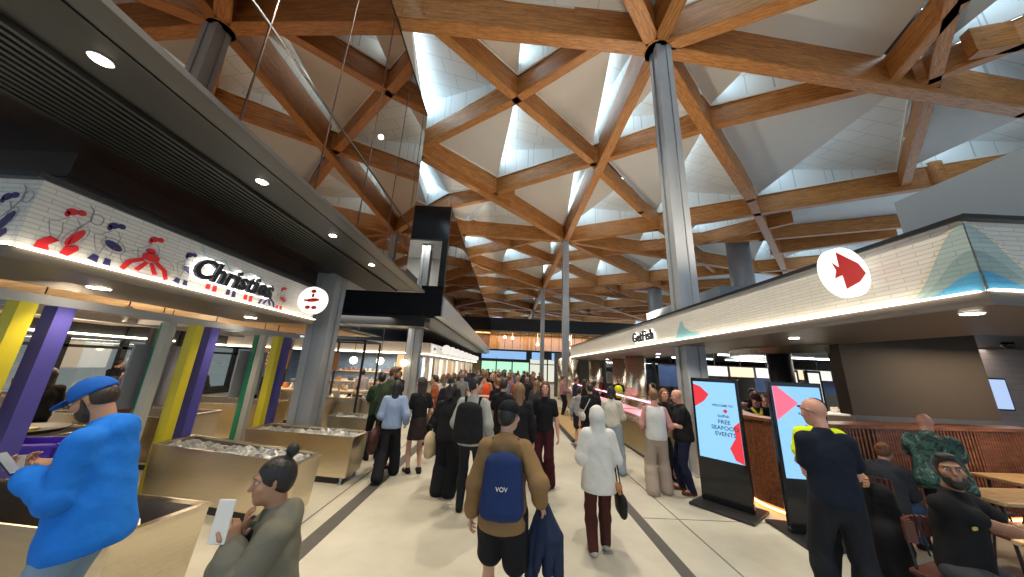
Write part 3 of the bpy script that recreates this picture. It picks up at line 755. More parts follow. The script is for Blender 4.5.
def disc_sign(name, label, x, y, z, r, th, rz, inner):
    t = thing(name, label, 'sign', (x, y, z), rz)
    bm = bmesh.new(); add_cyl(bm, (0, -th / 2, 0), (0, th / 2, 0), r, seg=40); bm_obj('disc', bm, M_signw, t)
    q = 1 if x > 0 else -1; bm = bmesh.new(); add_box(bm, (q * (r + 0.035), 0, 0), (0.15, th * 0.8, 0.16)); bm_obj('bracket', bm, M_white, t)
    inner(t, r, th); return t
def inner_left(t, r, th):
    bm = bmesh.new()
    for P in (ell(0.01, 0.17, 0.05, 0.035), ell(0.02, 0.0, 0.13, 0.035, a=0.1), ell(-0.05, -0.14, 0.05, 0.035), ell(0.07, -0.14, 0.05, 0.035), [(-0.14, 0.02), (-0.08, 0.0), (-0.13, -0.04)], ell(0.01, 0.09, 0.025, 0.04)):
        flat_poly(bm, P)
    o = bm_obj('red_figure', bm, M_red, t); o.rotation_euler = (0, 0, -PI / 2); o.location = (0, -th / 2 - 0.004, 0)
    # (y, z) plate turned to face the viewer
disc_sign('round_sign', 'round white sign with red figure at the end of left canopy', -3.74, 5.75, 3.02, 0.26, 0.09, 0.0, inner_left)
def inner_fish(t, r, th):
    bm = bmesh.new(); K = lambda P: [(p[0] * 1.12 + 0.01, p[1] * 1.12) for p in P]
    flat_poly(bm, K([(-0.10, 0.18), (0.12, 0.09), (0.18, 0.0), (-0.10, 0.0)])); flat_poly(bm, K([(-0.10, 0.0), (0.18, 0.0), (0.09, -0.09), (-0.07, -0.17), (-0.08, -0.06)]), -0.0003)
    flat_poly(bm, K([(-0.10, 0.03), (-0.17, 0.07), (-0.14, 0.0), (-0.17, -0.08), (-0.08, -0.04)]), -0.0006)
    o = bm_obj('red_fish', bm, emit('red_fish_face', (0.85, 0.03, 0.03), 0.35), t); o.rotation_euler = (0, 0, -PI / 2); o.location = (0, -th / 2 - 0.004, 0)
disc_sign('round_sign', 'round white sign with red angular fish above right canopy edge', 3.47, 3.0, 3.06, 0.265, 0.08, 0.15, inner_fish).rotation_euler.z = 0.12
t = thing('shop_sign', 'black GetFish lettering with white glow on right tiled canopy', 'sign', (3.72, 8.45, 2.93))
text_obj('lettering', 'GetFish', M_black, t, (-0.03, 0, 0), (PI / 2, 0, -PI / 2), 0.38, 0.02, 0.006, 0, 'CENTER', 1.12)
text_obj('halo', 'GetFish', MATS['sign_halo'], t, (0, 0, 0), (PI / 2, 0, -PI / 2), 0.38, 0.008, 0.02, 0, 'CENTER', 1.12)
bm = bmesh.new()
def plateR(bm, pts, x, th=0.004): flat_poly(bm, pts, x, th)
plateR(bm, [(6.9, 2.7), (6.8, 2.82), (6.62, 3.07), (6.55, 3.09), (6.48, 2.95), (6.3, 2.84), (6.0, 2.76), (5.9, 2.7)], 3.748)
tag(bm_obj('fin_mural', bm, M_teal), 'teal fin shape painted low on the right canopy tiles', 'sign')
def wave(h, w, col, x, name):
    bm = bmesh.new(); n = 24
    P = [(2.28 + 0.0, 2.7)] + [(2.28 + w * i / n, 2.7 + h * (0.5 + 0.5 * math.cos(PI * i / n)) ** 1.3) for i in range(n + 1)]
    P2 = []
    for p in P[1:]: P2.append(p)
    flat_poly(bm, [(2.28, 2.7)] + P2, x, 0.003)
    # round the corner on the end face
    b2 = [(3.75 + w * 1.15 * i / n, 2.7 + h * (0.5 + 0.5 * math.cos(PI * i / n)) ** 1.3) for i in range(n + 1)]
    a = [bm.verts.new((3.75, x - 3.746 + 2.276, 2.7))] + [bm.verts.new((p[0], x - 3.746 + 2.276, p[1])) for p in b2]
    bm.faces.new(a)
    return bm_obj(name, bm, col)
M_w1 = tiled('pale_cream_tile', (0.72, 0.66, 0.52), (0.66, 0.61, 0.48), (0.4, 0.38, 0.34), 0.26, 0.042); M_w2 = tiled('pale_teal_tile', (0.38, 0.48, 0.46), (0.34, 0.44, 0.43), (0.3, 0.34, 0.34), 0.26, 0.042)
M_w3 = tiled('mid_teal_tile', (0.26, 0.36, 0.35), (0.23, 0.33, 0.33), (0.2, 0.26, 0.26), 0.26, 0.042); M_w4 = tiled('sea_blue_tile', (0.06, 0.30, 0.52), (0.05, 0.26, 0.47), (0.1, 0.2, 0.3), 0.26, 0.042)
wv = wave(0.60, 0.62, M_w1, 3.747, 'wave_mural')
tag(wv, 'teal and blue wave mural on the corner of right canopy', 'sign')
for h, w, m, x, nm in ((0.57, 0.55, M_w2, 3.744, 'pale_teal_wave'), (0.34, 0.50, M_w3, 3.741, 'mid_teal_wave'), (0.16, 0.42, M_w4, 3.738, 'blue_wave')):
    o = wave(h, w, m, x, nm); o.parent = wv

# ================================================================ FAR LEFT SHOPS
M_shopw = emit('lit_white_fascia', (1.0, 0.90, 0.76), 0.55)
sbox('wall_left_far_fascia', (-4.3, 17.0, 2.45), (-4.2, 43, 3.05), M_shopw)
sbox('wall_left_far_fascia_end', (-16, 16.9, 2.45), (-4.2, 17.0, 3.05), plain('cream_fascia', (0.7, 0.58, 0.47), 0.5))
sbox('trim_led_far', (-16, 16.84, 2.42), (-4.2, 16.9, 2.46), M_led); sbox('trim_led_far.001', (-4.2, 17, 2.42), (-4.15, 43, 2.46), M_led)
sbox('ceiling_left_far_low', (-16, 17, 2.38), (-4.3, 43, 2.42), M_soffit)
sbox('wall_left_blue_tile', (-16, 20.4, 0), (-5.5, 20.5, 2.4), M_bluetile)
area_light('blue_shop_light', (-8, 18.6, 2.3), 4, 240, WARM, (0, 0, 0), 2)
text_obj('wall_lettering', 'FRESH', plain('pale_lettering', (0.6, 0.66, 0.72), 0.6), None, (-6.6, 20.38, 1.75), (PI / 2, 0, 0), 0.5, 0.01)
bpy.data.objects['wall_lettering']['kind'] = 'structure'
rnd = random.Random(3)
M_shopc = [emit('warm_menu_glow', (1.0, 0.62, 0.28), 0.9), emit('bright_shop_white', (1.0, 0.93, 0.82), 1.3), plain('shop_dark', (0.05, 0.04, 0.04), 0.5), emit('amber_shelf_glow', (0.9, 0.45, 0.16), 0.7), emit('cool_shop_white', (0.8, 0.92, 1.0), 1.0)]
y = 17.2; k = 0
while y < 43:
    w = rnd.uniform(0.8, 1.7); m = M_shopc[k % 5]
    sbox('wall_shopfront_panel', (-6.0, y, 0.9 if k % 3 else 0.0), (-5.9, y + w, 2.38), m)
    sbox('wall_shopfront_counter', (-5.4, y, 0), (-4.5, y + w - 0.05, 1.0), M_steel if k % 2 else M_pinktile)
    if k % 2: column(-4.6, y, 2.4, 0.22, name='shopfront_post', mat=M_white)
    y += w; k += 1
area_light('shop_row_light', (-5.2, 25, 2.3), 1.0, 150, WARM, (0, 0, 0), 14)
area_light('shop_row_light', (-5.2, 37, 2.3), 1.0, 120, WARM, (0, 0, 0), 10)
for i, yy in enumerate((19.6, 21.6, 23.8, 26.2, 29, 32, 35.5, 39)):
    t = thing('round_shop_sign', 'white round projecting sign over far left shops, number %s from the near corner' % ('one', 'two', 'three', 'four', 'five', 'six', 'seven', 'eight')[i], 'sign', (-3.85, yy, 2.86), 0, 'round projecting signs over the far left shops')
    bm = bmesh.new(); add_cyl(bm, (0, -0.05, 0), (0, 0.05, 0), 0.28, seg=24); bm_obj('disc', bm, emit('opal_sign', (1, 0.95, 0.88), 0.8), t)
    bm = bmesh.new(); add_box(bm, (-0.32, 0, 0), (0.14, 0.06, 0.06)); bm_obj('bracket', bm, M_dark, t)
t = thing('oval_sign', 'white oval sign on corner of far left shop fascia', 'sign', (-4.17, 17.8, 2.78))
bm = bmesh.new(); add_box(bm, (0, 0, 0), (0.06, 1.0, 0.36), bevel=0.02); bm_obj('panel', bm, MATS['opal_sign'], t)
bm = bmesh.new(); add_box(bm, (0.034, -0.2, 0), (0.006, 0.26, 0.16)); add_box(bm, (0.034, 0.16, 0), (0.006, 0.22, 0.12)); bm_obj('dark_mark', bm, M_navy, t)

# stall island between the tanks and the blue shop
def stall(name, label, x0, x1, y0, y1, h, top):
    t = thing(name, label, 'counter', ((x0 + x1) / 2, (y0 + y1) / 2, 0)); hx, hy = (x1 - x0) / 2, (y1 - y0) / 2
    child_box('counter_base', t, (-hx + 0.04, -hy + 0.04, 0), (hx - 0.04, hy - 0.04, h - 0.05), M_steel)
    child_box('counter_top', t, (-hx, -hy, h - 0.05), (hx, hy, h), top, 0.01)
    child_box('kick_plate', t, (-hx + 0.02, -hy + 0.02, 0), (hx - 0.02, hy - 0.02, 0.09), M_black)
    return t
stall('market_stall', 'timber topped stall counter behind the left column', -8.6, -4.6, 10.2, 11.0, 1.0, M_timber2)
stall('market_stall', 'steel market counter under black frame behind the green jacket man', -5.2, -3.6, 9.0, 9.8, 0.95, M_steel)
stall('market_stall', 'pale stall counter in front of the blue tiled wall', -9.8, -4.8, 14.6, 15.5, 1.05, M_pinktile)
gd = [plain('goods_%d' % i, c, 0.5) for i, c in enumerate([(0.5, 0.2, 0.07), (0.65, 0.6, 0.5), (0.1, 0.09, 0.09), (0.55, 0.12, 0.08), (0.62, 0.42, 0.2), (0.75, 0.75, 0.72)])]
ORD = ['first', 'second', 'third', 'fourth', 'fifth', 'sixth', 'seventh', 'eighth', 'ninth', 'tenth', 'eleventh', 'twelfth', 'thirteenth', 'fourteenth', 'fifteenth', 'sixteenth', 'seventeenth', 'eighteenth', 'nineteenth', 'twentieth'] + ['twenty-' + q for q in ('first', 'second', 'third', 'fourth', 'fifth', 'sixth', 'seventh', 'eighth', 'ninth')] + ['thirtieth']
def goods(n, x0, x1, y0, y1, z, grp, words, seed):
    rnd = random.Random(seed)
    for i in range(n):
        x = x0 + (x1 - x0) * (i + 0.5) / n; y = rnd.uniform(y0, y1); m = gd[rnd.randrange(len(gd))]
        k = rnd.randrange(3); bm = bmesh.new()
        if k == 0: add_lathe(bm, [(0.05, 0), (0.055, 0.09), (0.03, 0.13), (0.02, 0.17)], seg=12); nm = 'jar'
        elif k == 1: add_lathe(bm, [(0.05, 0), (0.10, 0.05), (0.11, 0.06), (0.06, 0.075)], seg=14); nm = 'bowl'
        else: add_box(bm, (0, 0, 0.08), (0.13, 0.1, 0.16), bevel=0.008); nm = 'packet'
        o = bm_obj(nm, bm, m, smooth=(k < 2)); o.location = (x, y, z)
        tag(o, '%s %s, %s from left on %s' % (('terracotta', 'beige', 'black', 'red', 'tan', 'white')[gd.index(m)], nm, ORD[i], words), nm, grp + ' (%ss)' % nm)
goods(14, -8.4, -4.8, 10.35, 10.85, 1.0, 'goods on timber stall counter', 'the timber topped stall behind left column', 1)
goods(7, -5.05, -3.75, 9.15, 9.65, 0.95, 'goods on steel market counter', 'the steel market counter near the green jacket', 2)
goods(16, -9.6, -5.0, 14.8, 15.3, 1.05, 'goods on pale stall', 'the pale stall by the blue tiled wall', 4)
# shelf of goods on blue wall
sh_ = thing('wall_shelf', 'long timber shelf loaded with amber goods on blue tiled wall', 'shelf', (-9, 20.2, 1.3))
child_box('shelf_board', sh_, (-4, -0.15, 0), (3.2, 0.15, 0.05), M_timber2); child_box('lower_board', sh_, (-4, -0.15, -0.5), (3.2, 0.15, -0.45), M_timber2)
goods(22, -12.8, -6.0, 20.1, 20.25, 1.35, 'goods on long wall shelf', 'the long shelf by the blue tiled wall', 5)
# black pergola frame
t = thing('steel_pergola', 'black steel pergola standing around the market counter behind the green jacket man', 'frame', (-4.6, 9.4, 0))
for x in (-0.75, 0.55):
    for y in (-0.52, 0.52):
        bm = bmesh.new(); add_box(bm, (x, y, 1.25), (0.05, 0.05, 2.5)); bm_obj('upright', bm, M_black, t)
bm = bmesh.new()
for y in (-0.52, 0.52): add_box(bm, (-0.1, y, 2.5), (1.35, 0.05, 0.05))
for x in (-0.75, 0.55): add_box(bm, (x, 0, 2.5), (0.05, 1.04, 0.05))
bm_obj('top_ring', bm, M_black, t)
area_light('market_light', (-6.5, 12.5, 3.6), 4, 300, NEUT, (0, 0, 0), 3)
# globe lamps
for i, (x, y, z) in enumerate(((-5.3, 13.2, 1.98), (-4.3, 13.2, 1.95), (-6.4, 13.2, 1.96), (-5.4, 18.6, 2.0), (-5.0, 19.4, 1.6), (-7.2, 18, 2.0))):
    t = thing('globe_lamp', 'round glowing globe lamp %s' % ('above the green jacket man', 'above the blue shirt woman', 'left of the black frame', 'beside the inner column near white post', 'low, beside the far shop counter', 'deep in the blue tiled shop')[i], 'lamp', (x, y, z), 0, 'globe lamps over the far stalls')
    bm = bmesh.new(); bmesh.ops.create_uvsphere(bm, u_segments=20, v_segments=12, radius=0.15); bm_obj('globe', bm, M_glow, t, True)
    bm = bmesh.new(); add_cyl(bm, (0, 0, 0.13), (0, 0, 2.42 - z if y > 17 else 3.66 - z), 0.012, seg=8); add_cyl(bm, (0, 0, 0.12), (0, 0, 0.18), 0.04, seg=12); bm_obj('stem', bm, M_black, t)
# hanging menu boards, white pendants over left seating
for i, (x, y, z) in enumerate(((-6.6, 8.9, 1.9), (-5.6, 9.6, 1.9))):
    t = thing('menu_board', 'brown hanging menu board %s' % ('behind second post group' if i == 0 else 'left of the grey column'), 'sign', (x, y, z))
    child_box('hanger_rod', t, (-0.01, -0.01, 0.24), (0.01, 0.01, 1.02), M_black)
    child_box('board', t, (-0.5, -0.02, -0.25), (0.5, 0.02, 0.25), plain('menu_brown', (0.30, 0.14, 0.07), 0.6))
    bm = bmesh.new()
    for r in range(4): add_box(bm, (-0.05, -0.024, 0.16 - r * 0.1), (0.7 - 0.1 * (r % 2), 0.004, 0.02))
    bm_obj('chalk_lines', bm, M_white, t)
for i, (x, y) in enumerate(((-6.2, 5.0), (-6.4, 5.7), (-7.0, 7.4), (-6.4, 4.2), (-7.2, 6.6), (-6.6, 8.4))):
    t = thing('pendant_lamp', 'white cylinder pendant lamp under timber ceiling, place %s from the near end' % ('two', 'three', 'five', 'one', 'four', 'six')[i], 'lamp', (x, y, 2.55), 0, 'pendants over the left seating')
    bm = bmesh.new(); add_cyl(bm, (0, 0, -0.16), (0, 0, 0.1), 0.045, seg=16); bm_obj('shade', bm, M_white, t, True)
    bm = bmesh.new(); add_cyl(bm, (0, 0, 0.1), (0, 0, 0.3), 0.008, seg=8); bm_obj('stem', bm, M_black, t)
# ================================================================ END OF THE HALL
YE = 44.0
sbox('wall_end_upper', (-16, YE + 0.2, 6.9), (30, YE + 0.4, 8.9), M_black)
sbox('wall_end_lower', (-16, YE + 3, 0), (30, YE + 3.2, 7.2), plain('end_wall_warm', (0.45, 0.26, 0.11), 0.6))
sbox('floor_end_upper', (-16, YE, 4.0), (30, YE + 3, 4.3), M_black)
sbox('ceiling_end_upper', (-16, YE, 6.85), (30, YE + 3, 7.05), plain('end_ceiling', (0.5, 0.36, 0.2), 0.6))
sbox('trim_end_1', (-16, YE - 0.1, 4.05), (30, YE, 4.4), M_black)
sbox('window_4', (-16, YE - 0.05, 4.4), (30, YE - 0.02, 6.9), M_clear)
for i in range(30): sbox('window_mullion', (-6 + i * 1.1, YE - 0.1, 4.4), (-5.95 + i * 1.1, YE - 0.02, 6.9), M_black)
area_light('end_upper_light', (3, YE + 1.5, 6.8), 20, 1100, (1.0, 0.62, 0.28), (0, 0, 0), 2)
M_scr = emit('blue_wall_screen', (0.28, 0.50, 0.85), 1.0)
for x0, x1 in ((-3.6, 2.6), (3.4, 5.0), (6.2, 6.6), (7.3, 8.0)): sbox('wall_end_screen', (x0, YE - 0.3, 3.1), (x1, YE - 0.2, 4.15), M_scr)
sbox('wall_end_mid', (-16, YE - 0.15, 2.7), (30, YE - 0.1, 4.2), M_dark)
sbox('wall_end_green', (-3.6, YE - 0.2, 0.3), (3.0, YE - 0.1, 2.75), emit('green_daylight_view', (0.42, 0.78, 0.55), 1.2))
sbox('wall_end_white', (3.2, YE - 0.2, 0.3), (14, YE - 0.1, 3.2), emit('bright_storefront', (0.95, 0.95, 0.80), 0.8))
for x in (-3.6, -1.5, 0.7, 3.1, 5.6, 8.2, 11): sbox('window_mullion', (x - 0.08, YE - 0.3, 0), (x + 0.08, YE - 0.15, 3.3), M_black)
sbox('trim_end_2', (-4, YE - 0.32, 2.7), (3.2, YE - 0.15, 3.0), M_black); sbox('trim_end_3', (3.2, YE - 0.32, 2.5), (14, YE - 0.15, 2.62), M_dark)
for i, (x, z) in enumerate(((4.2, 5.3), (9.0, 5.0), (8.9, 6.3), (-0.5, 6.2), (0.6, 6.1), (5.0, 6.5))):
    bm = bmesh.new(); bmesh.ops.create_uvsphere(bm, u_segments=12, v_segments=8, radius=0.22); zt = 6.84; add_cyl(bm, (0, 0, 0.2), (0, 0, zt - z), 0.02, seg=6); o = bm_obj('globe_lamp', bm, M_glow, smooth=True); o.location = (x, YE + 0.1 if i < 2 else YE + 0.8, z)
    tag(o, 'tiny glowing lamp by the amber upper windows at the hall end', 'lamp', 'lamps at the far end')

# ================================================================ RIGHT HALL
sbox('ceiling_right', (5.0, 3.5, 2.86), (16, 30, 2.9), M_soffit)
sbox('wall_right_glazing_beam', (15, 2, 2.3), (15.1, 30, 2.9), M_dark)
sbox('wall_right_far', (3.6, 24, 0), (16, 24.1, 3.2), plain('far_dark_wall', (0.13, 0.12, 0.11), 0.4))
sbox('wall_right_side', (15.2, 2, 0), (15.3, 30, 3.0), plain('right_back_wall', (0.30, 0.28, 0.26), 0.5))
for i in range(9): sbox('trim_strip_lamp', (5.8 + (i % 3) * 2.8, 9.0 + (i // 3) * 3.6, 2.80), (7.9 + (i % 3) * 2.8, 9.08 + (i // 3) * 3.6, 2.85), emit('cool_strip', (0.85, 0.95, 1.0), 9.0))
area_light('right_ceiling_panel', (9, 9, 2.82), 4, 220, NEUT, (0, 0, 0), 5)
area_light('right_ceiling_panel', (8, 16, 2.82), 3, 120, NEUT, (0, 0, 0), 5)
area_light('food_hall_panel', (7.4, 4.3, 2.57), 2.0, 45, WARM, (0, 0, 0), 1.0)
# dark column in the food hall
bm = bmesh.new(); add_cyl(bm, (6.0, 6.85, 0), (6.0, 6.85, 2.86), 0.22, seg=28); struct('round_column', bm, M_dark, True)
# polished steel columns beside the fish counters
for (x, y) in ((4.9, 12.0), (5.4, 15.0), (5.2, 18.6), (4.3, 20.4), (3.9, 22.0)):
    bm = bmesh.new(); add_cyl(bm, (x, y, 0), (x, y, 2.7), 0.36, seg=32); struct('round_column', bm, M_steel, True)
# curved steel bulkhead ring of the food hall
bm = bmesh.new()
n = 40; pts = []
for i in range(n + 1):
    a = math.radians(100 + 110 * i / n); pts.append((8.6 + 3.4 * math.cos(a), 6.6 + 2.6 * math.sin(a)))
vs = [(bm.verts.new((p[0], p[1], 2.44)), bm.verts.new((p[0], p[1], 2.58))) for p in pts]
for a, b in zip(vs[:-1], vs[1:]): bm.faces.new((a[0], b[0], b[1], a[1]))
bmesh.ops.solidify(bm, geom=bm.faces[:], thickness=0.1)
struct('ceiling_right_ring', bm, plain('polished_ring', (0.55, 0.55, 0.52), 0.2, 0.9), True)
# brown hanging wall and pale tile wall behind
sbox('wall_right_brown', (5.62, 5.2, 1.45), (8.0, 5.4, 2.9), plain('brown_wall', (0.075, 0.055, 0.04), 0.7, var=0.05))
sbox('wall_right_brown_return', (7.98, 5.2, 1.45), (8.04, 6.8, 2.9), MATS['brown_wall'])
sbox('wall_right_tile', (7.6, 7.0, 0), (15.2, 7.1, 2.9), M_pinktile)
# shop windows and posters behind the counters
for i in range(9):
    sbox('window_mullion', (6.2 + i * 1.05, 20, 0), (6.3 + i * 1.05, 20.1, 2.9), M_black)
sbox('window_5', (6.2, 20.12, 0.4), (15, 20.16, 2.6), M_clear)
for i, (x, y, w, c) in enumerate(((7.2, 14.0, 0.9, (0.07, 0.14, 0.36)), (10.5, 12.5, 1.3, (0.10, 0.18, 0.40)), (12.5, 12.0, 1.2, (0.12, 0.2, 0.42)))):
    t = thing('wall_poster', 'blue hanging poster %s' % ('left of the right roof column', 'behind the near display screen', 'behind the far staff right of the screens')[i], 'poster', (x, y, 1.9))
    child_box('sheet', t, (-w / 2, 0, -0.45), (w / 2, 0.03, 0.45), plain('poster_blue_%d' % i, c, 0.5, var=0.5, scale=3))
    child_box('batten', t, (-w / 2, -0.01, 0.45), (w / 2, 0.04, 0.5), M_black)
M_brd = [emit('lit_menu_board', (0.95, 0.95, 0.9), 0.9), emit('lit_menu_warm', (1, 0.8, 0.55), 0.8)]
for i in range(8):
    t = thing('menu_screen', 'lit menu panel high in the right food hall, place %s from the left' % ('one', 'two', 'three', 'four', 'five', 'six', 'seven', 'eight')[i], 'screen', (7.6 + i * 0.95, 11.4, 2.15), 0, 'menu panels in the right food hall')
    child_box('panel', t, (-0.42, 0, -0.17), (0.42, 0.03, 0.17), M_brd[i % 2]); child_box('casing', t, (-0.45, 0.03, -0.2), (0.45, 0.06, 0.2), M_black); child_box('hanger_rod', t, (-0.01, 0.035, 0.19), (0.01, 0.055, 0.72), M_black)
stall('back_counter', 'steel kitchen counter deep in the right food hall', 7.0, 14.5, 10.0, 10.8, 1.0, M_white)
goods(30, 7.2, 14.3, 10.2, 10.6, 1.0, 'goods on kitchen counter', 'the kitchen counter of the right food hall', 8)

# fish display counters with pink light
M_pink = emit('pink_display_led', (1.0, 0.32, 0.48), 5.0); M_fishbed = plain('pink_fish_bed', (0.75, 0.42, 0.42), 0.35, var=0.5, scale=14, bump=0.8, bscale=30)
M_goldsteel = plain('satin_gold_steel', (0.42, 0.34, 0.20), 0.35, 0.8, var=0.1, scale=2)
def fish_counter(label, y0, y1, x0=3.25, x1=4.3):
    L = y1 - y0; t = thing('fish_counter', label, 'counter', (x0, y0, 0), 0, 'fish display counters on the right')
    w = x1 - x0
    child_box('counter_base', t, (0.08, 0, 0.08), (w, L, 0.78), M_goldsteel); child_box('kick_plate', t, (0.12, 0, 0), (w, L, 0.08), M_black)
    child_box('counter_top', t, (0, 0, 0.78), (w, L, 0.86), M_steel)
    child_box('fish_bed', t, (0.1, 0.04, 0.86), (w - 0.25, L - 0.04, 0.92), M_fishbed)
    bm = bmesh.new(); a = [bm.verts.new(p) for p in ((0.02, 0.02, 0.86), (0.02, L - 0.02, 0.86), (0.35, L - 0.02, 1.28), (0.35, 0.02, 1.28))]; bm.faces.new(a)
    bmesh.ops.solidify(bm, geom=bm.faces[:], thickness=0.01); bm_obj('glass_front', bm, M_clear, t)
    child_box('glass_top', t, (0.35, 0.02, 1.27), (w - 0.2, L - 0.02, 1.285), M_clear)
    child_box('light_bar', t, (0.36, 0.03, 1.235), (0.44, L - 0.03, 1.265), M_pink)
    for yy in (0.02, L - 0.04):
        bm = bmesh.new(); add_tube(bm, [(0.02, yy, 0.86), (0.35, yy, 1.28), (w - 0.2, yy, 1.28)], 0.014); bm_obj('glass_frame', bm, M_steel, t)
    return t
fish_counter('pink-lit fish display counter beside the right grey column', 7.5, 9.6)
fish_counter('pink-lit fish display counter behind the woman in white top', 9.7, 12.0)
fish_counter('pink-lit fish display counter beside the grey hoodie shopper', 12.1, 14.6)
fish_counter('farthest pink-lit fish display counter under the right canopy', 14.7, 17.6)
for y in (8.6, 11, 13.5): area_light('pink_counter_light', (3.8, y, 1.22), 0.3, 10, (1, 0.35, 0.5), (0, 0, 0), 1.6)

# totem screens
def totem(label, x, y, rz, first, z=0.0):
    t = thing('display_totem', label, 'screen', (x, y, 0), rz, 'freestanding screens')
    child_box('base_plate', t, (-0.42, -0.36, 0), (0.42, 0.36, 0.04), M_dark, 0.008)
    bm = bmesh.new(); add_box(bm, (0, 0, 0.98), (0.70, 0.07, 1.88), bevel=0.01); bm_obj('casing', bm, M_blackgloss, t)
    sc = child_box('screen_panel', t, (-0.31, -0.042, 0.68), (0.31, -0.036, 1.86), emit('pale_blue_screen', (0.30, 0.62, 0.95), 1.0))
    def tri(pts, m, nm, yy=-0.044):
        bm = bmesh.new(); a = [bm.verts.new((p[0], yy, p[1])) for p in pts]; bm.faces.new(a); bmesh.ops.solidify(bm, geom=bm.faces[:], thickness=0.001); o = bm_obj(nm, bm, m, sc); return o
    if not first:
        tri([(-0.31, 1.86), (-0.25, 1.86), (0.0, 1.64), (-0.31, 1.40)], emit('screen_pink', (0.95, 0.18, 0.28), 1.0), 'pink_shape')
    else:
        tri([(-0.31, 1.82), (-0.20, 1.78), (-0.08, 1.66), (-0.16, 1.55), (-0.31, 1.45)], emit('screen_red', (0.80, 0.05, 0.07), 0.9), 'red_fish_shape')
        tri([(0.31, 1.28), (0.22, 1.20), (0.24, 1.05), (0.14, 0.88), (0.20, 0.72), (0.31, 0.68)], MATS['screen_red'], 'red_fish_shape')
    tri([(0.10, 1.42), (0.135, 1.455), (0.17, 1.42), (0.135, 1.385)], emit('screen_logo', (0.75, 0.04, 0.1), 0.8), 'logo_mark')
    mt = plain('screen_text', (0.02, 0.08, 0.12), 0.6)
    for body, zz, s in (('WELCOME TO', 1.50, 0.045), ('SydFish', 1.34, 0.055), ('FREE', 1.25, 0.085), ('SEAFOOD', 1.16, 0.085), ('EVENTS', 1.07, 0.085)):
        text_obj('screen_text', body, mt, sc, (0.10 if first else 0.12, -0.045, zz), (PI / 2, 0, 0), s, 0.0005, 0.001)
    return t
totem('left black display totem with red fish on pale blue screen', 3.48, 5.32, -0.92, True)
totem('right black display totem with pink triangle on pale blue screen', 4.12, 4.55, -0.10, False)

# curved slatted counter and banquette
path = [(5.9, 8.3), (5.2, 7.7), (4.68, 6.95), (4.25, 6.2), (4.06, 5.6), (4.14, 5.15), (4.4, 4.9), (4.8, 4.82), (5.3, 4.86), (6.2, 4.98), (7.4, 5.12), (8.8, 5.3)]
def catmull(P, n=10):
    out = []
    for i in range(len(P) - 1):
        p0, p1, p2, p3 = P[max(0, i - 1)], P[i], P[i + 1], P[min(len(P) - 1, i + 2)]
        for k in range(n):
            t = k / n
            out.append(tuple(0.5 * (2 * p1[j] + (-p0[j] + p2[j]) * t + (2 * p0[j] - 5 * p1[j] + 4 * p2[j] - p3[j]) * t * t + (-p0[j] + 3 * p1[j] - 3 * p2[j] + p3[j]) * t ** 3) for j in range(2)))
    out.append(P[-1]); return out
cp = catmull(path)
t = thing('slatted_counter', 'curved counter clad in vertical red-brown slats behind the totems and diners', 'counter', (0, 0, 0))
def ribbon(pts, z0, z1, th, off=0.0):
    bm = bmesh.new(); L = []
    for i, p in enumerate(pts):
        a = Vector(pts[max(0, i - 1)]); b = Vector(pts[min(len(pts) - 1, i + 1)]); d = (b - a).normalized(); nrm = Vector((-d.y, d.x))
        q = Vector(p) + nrm * off; r = q + nrm * th
        L.append([bm.verts.new((q.x, q.y, z0)), bm.verts.new((q.x, q.y, z1)), bm.verts.new((r.x, r.y, z1)), bm.verts.new((r.x, r.y, z0))])
    for A, B in zip(L[:-1], L[1:]):
        for k in range(4): bm.faces.new((A[k], A[(k + 1) % 4], B[(k + 1) % 4], B[k]))
    bm.faces.new(L[0]); bm.faces.new(L[-1][::-1]); bmesh.ops.recalc_face_normals(bm, faces=bm.faces); return bm
bm_obj('core', ribbon(cp, 0.12, 1.30, 0.25, 0.02), plain('dark_backing', (0.05, 0.02, 0.012), 0.6), t)
bm_obj('cap_rail', ribbon(cp, 1.30, 1.35, 0.34, -0.04), M_slat, t)
bm_obj('light_strip', ribbon(cp, 0.03, 0.055, 0.02, 0.06), emit('amber_strip', (1.0, 0.42, 0.14), 10.0), t)
bm_obj('plinth', ribbon(cp, 0.0, 0.12, 0.15, 0.10), plain('plinth_cream', (0.5, 0.38, 0.28), 0.5), t)
bm = bmesh.new(); d = 0.0
for a, b in zip(cp[:-1], cp[1:]):
    A = Vector(a); B = Vector(b); L = (B - A).length; ang = math.atan2(B.y - A.y, B.x - A.x); k = max(1, round(L / 0.055))
    for q in range(k):
        p = A.lerp(B, (q + 0.5) / k); nr = Vector((-(B - A).y, (B - A).x)).normalized()
        add_box(bm, (p.x + nr.x * 0.0, p.y + nr.y * 0.0, 0.71), (0.034, 0.035, 1.18), ang)
bm_obj('slats', bm, M_slat, t)
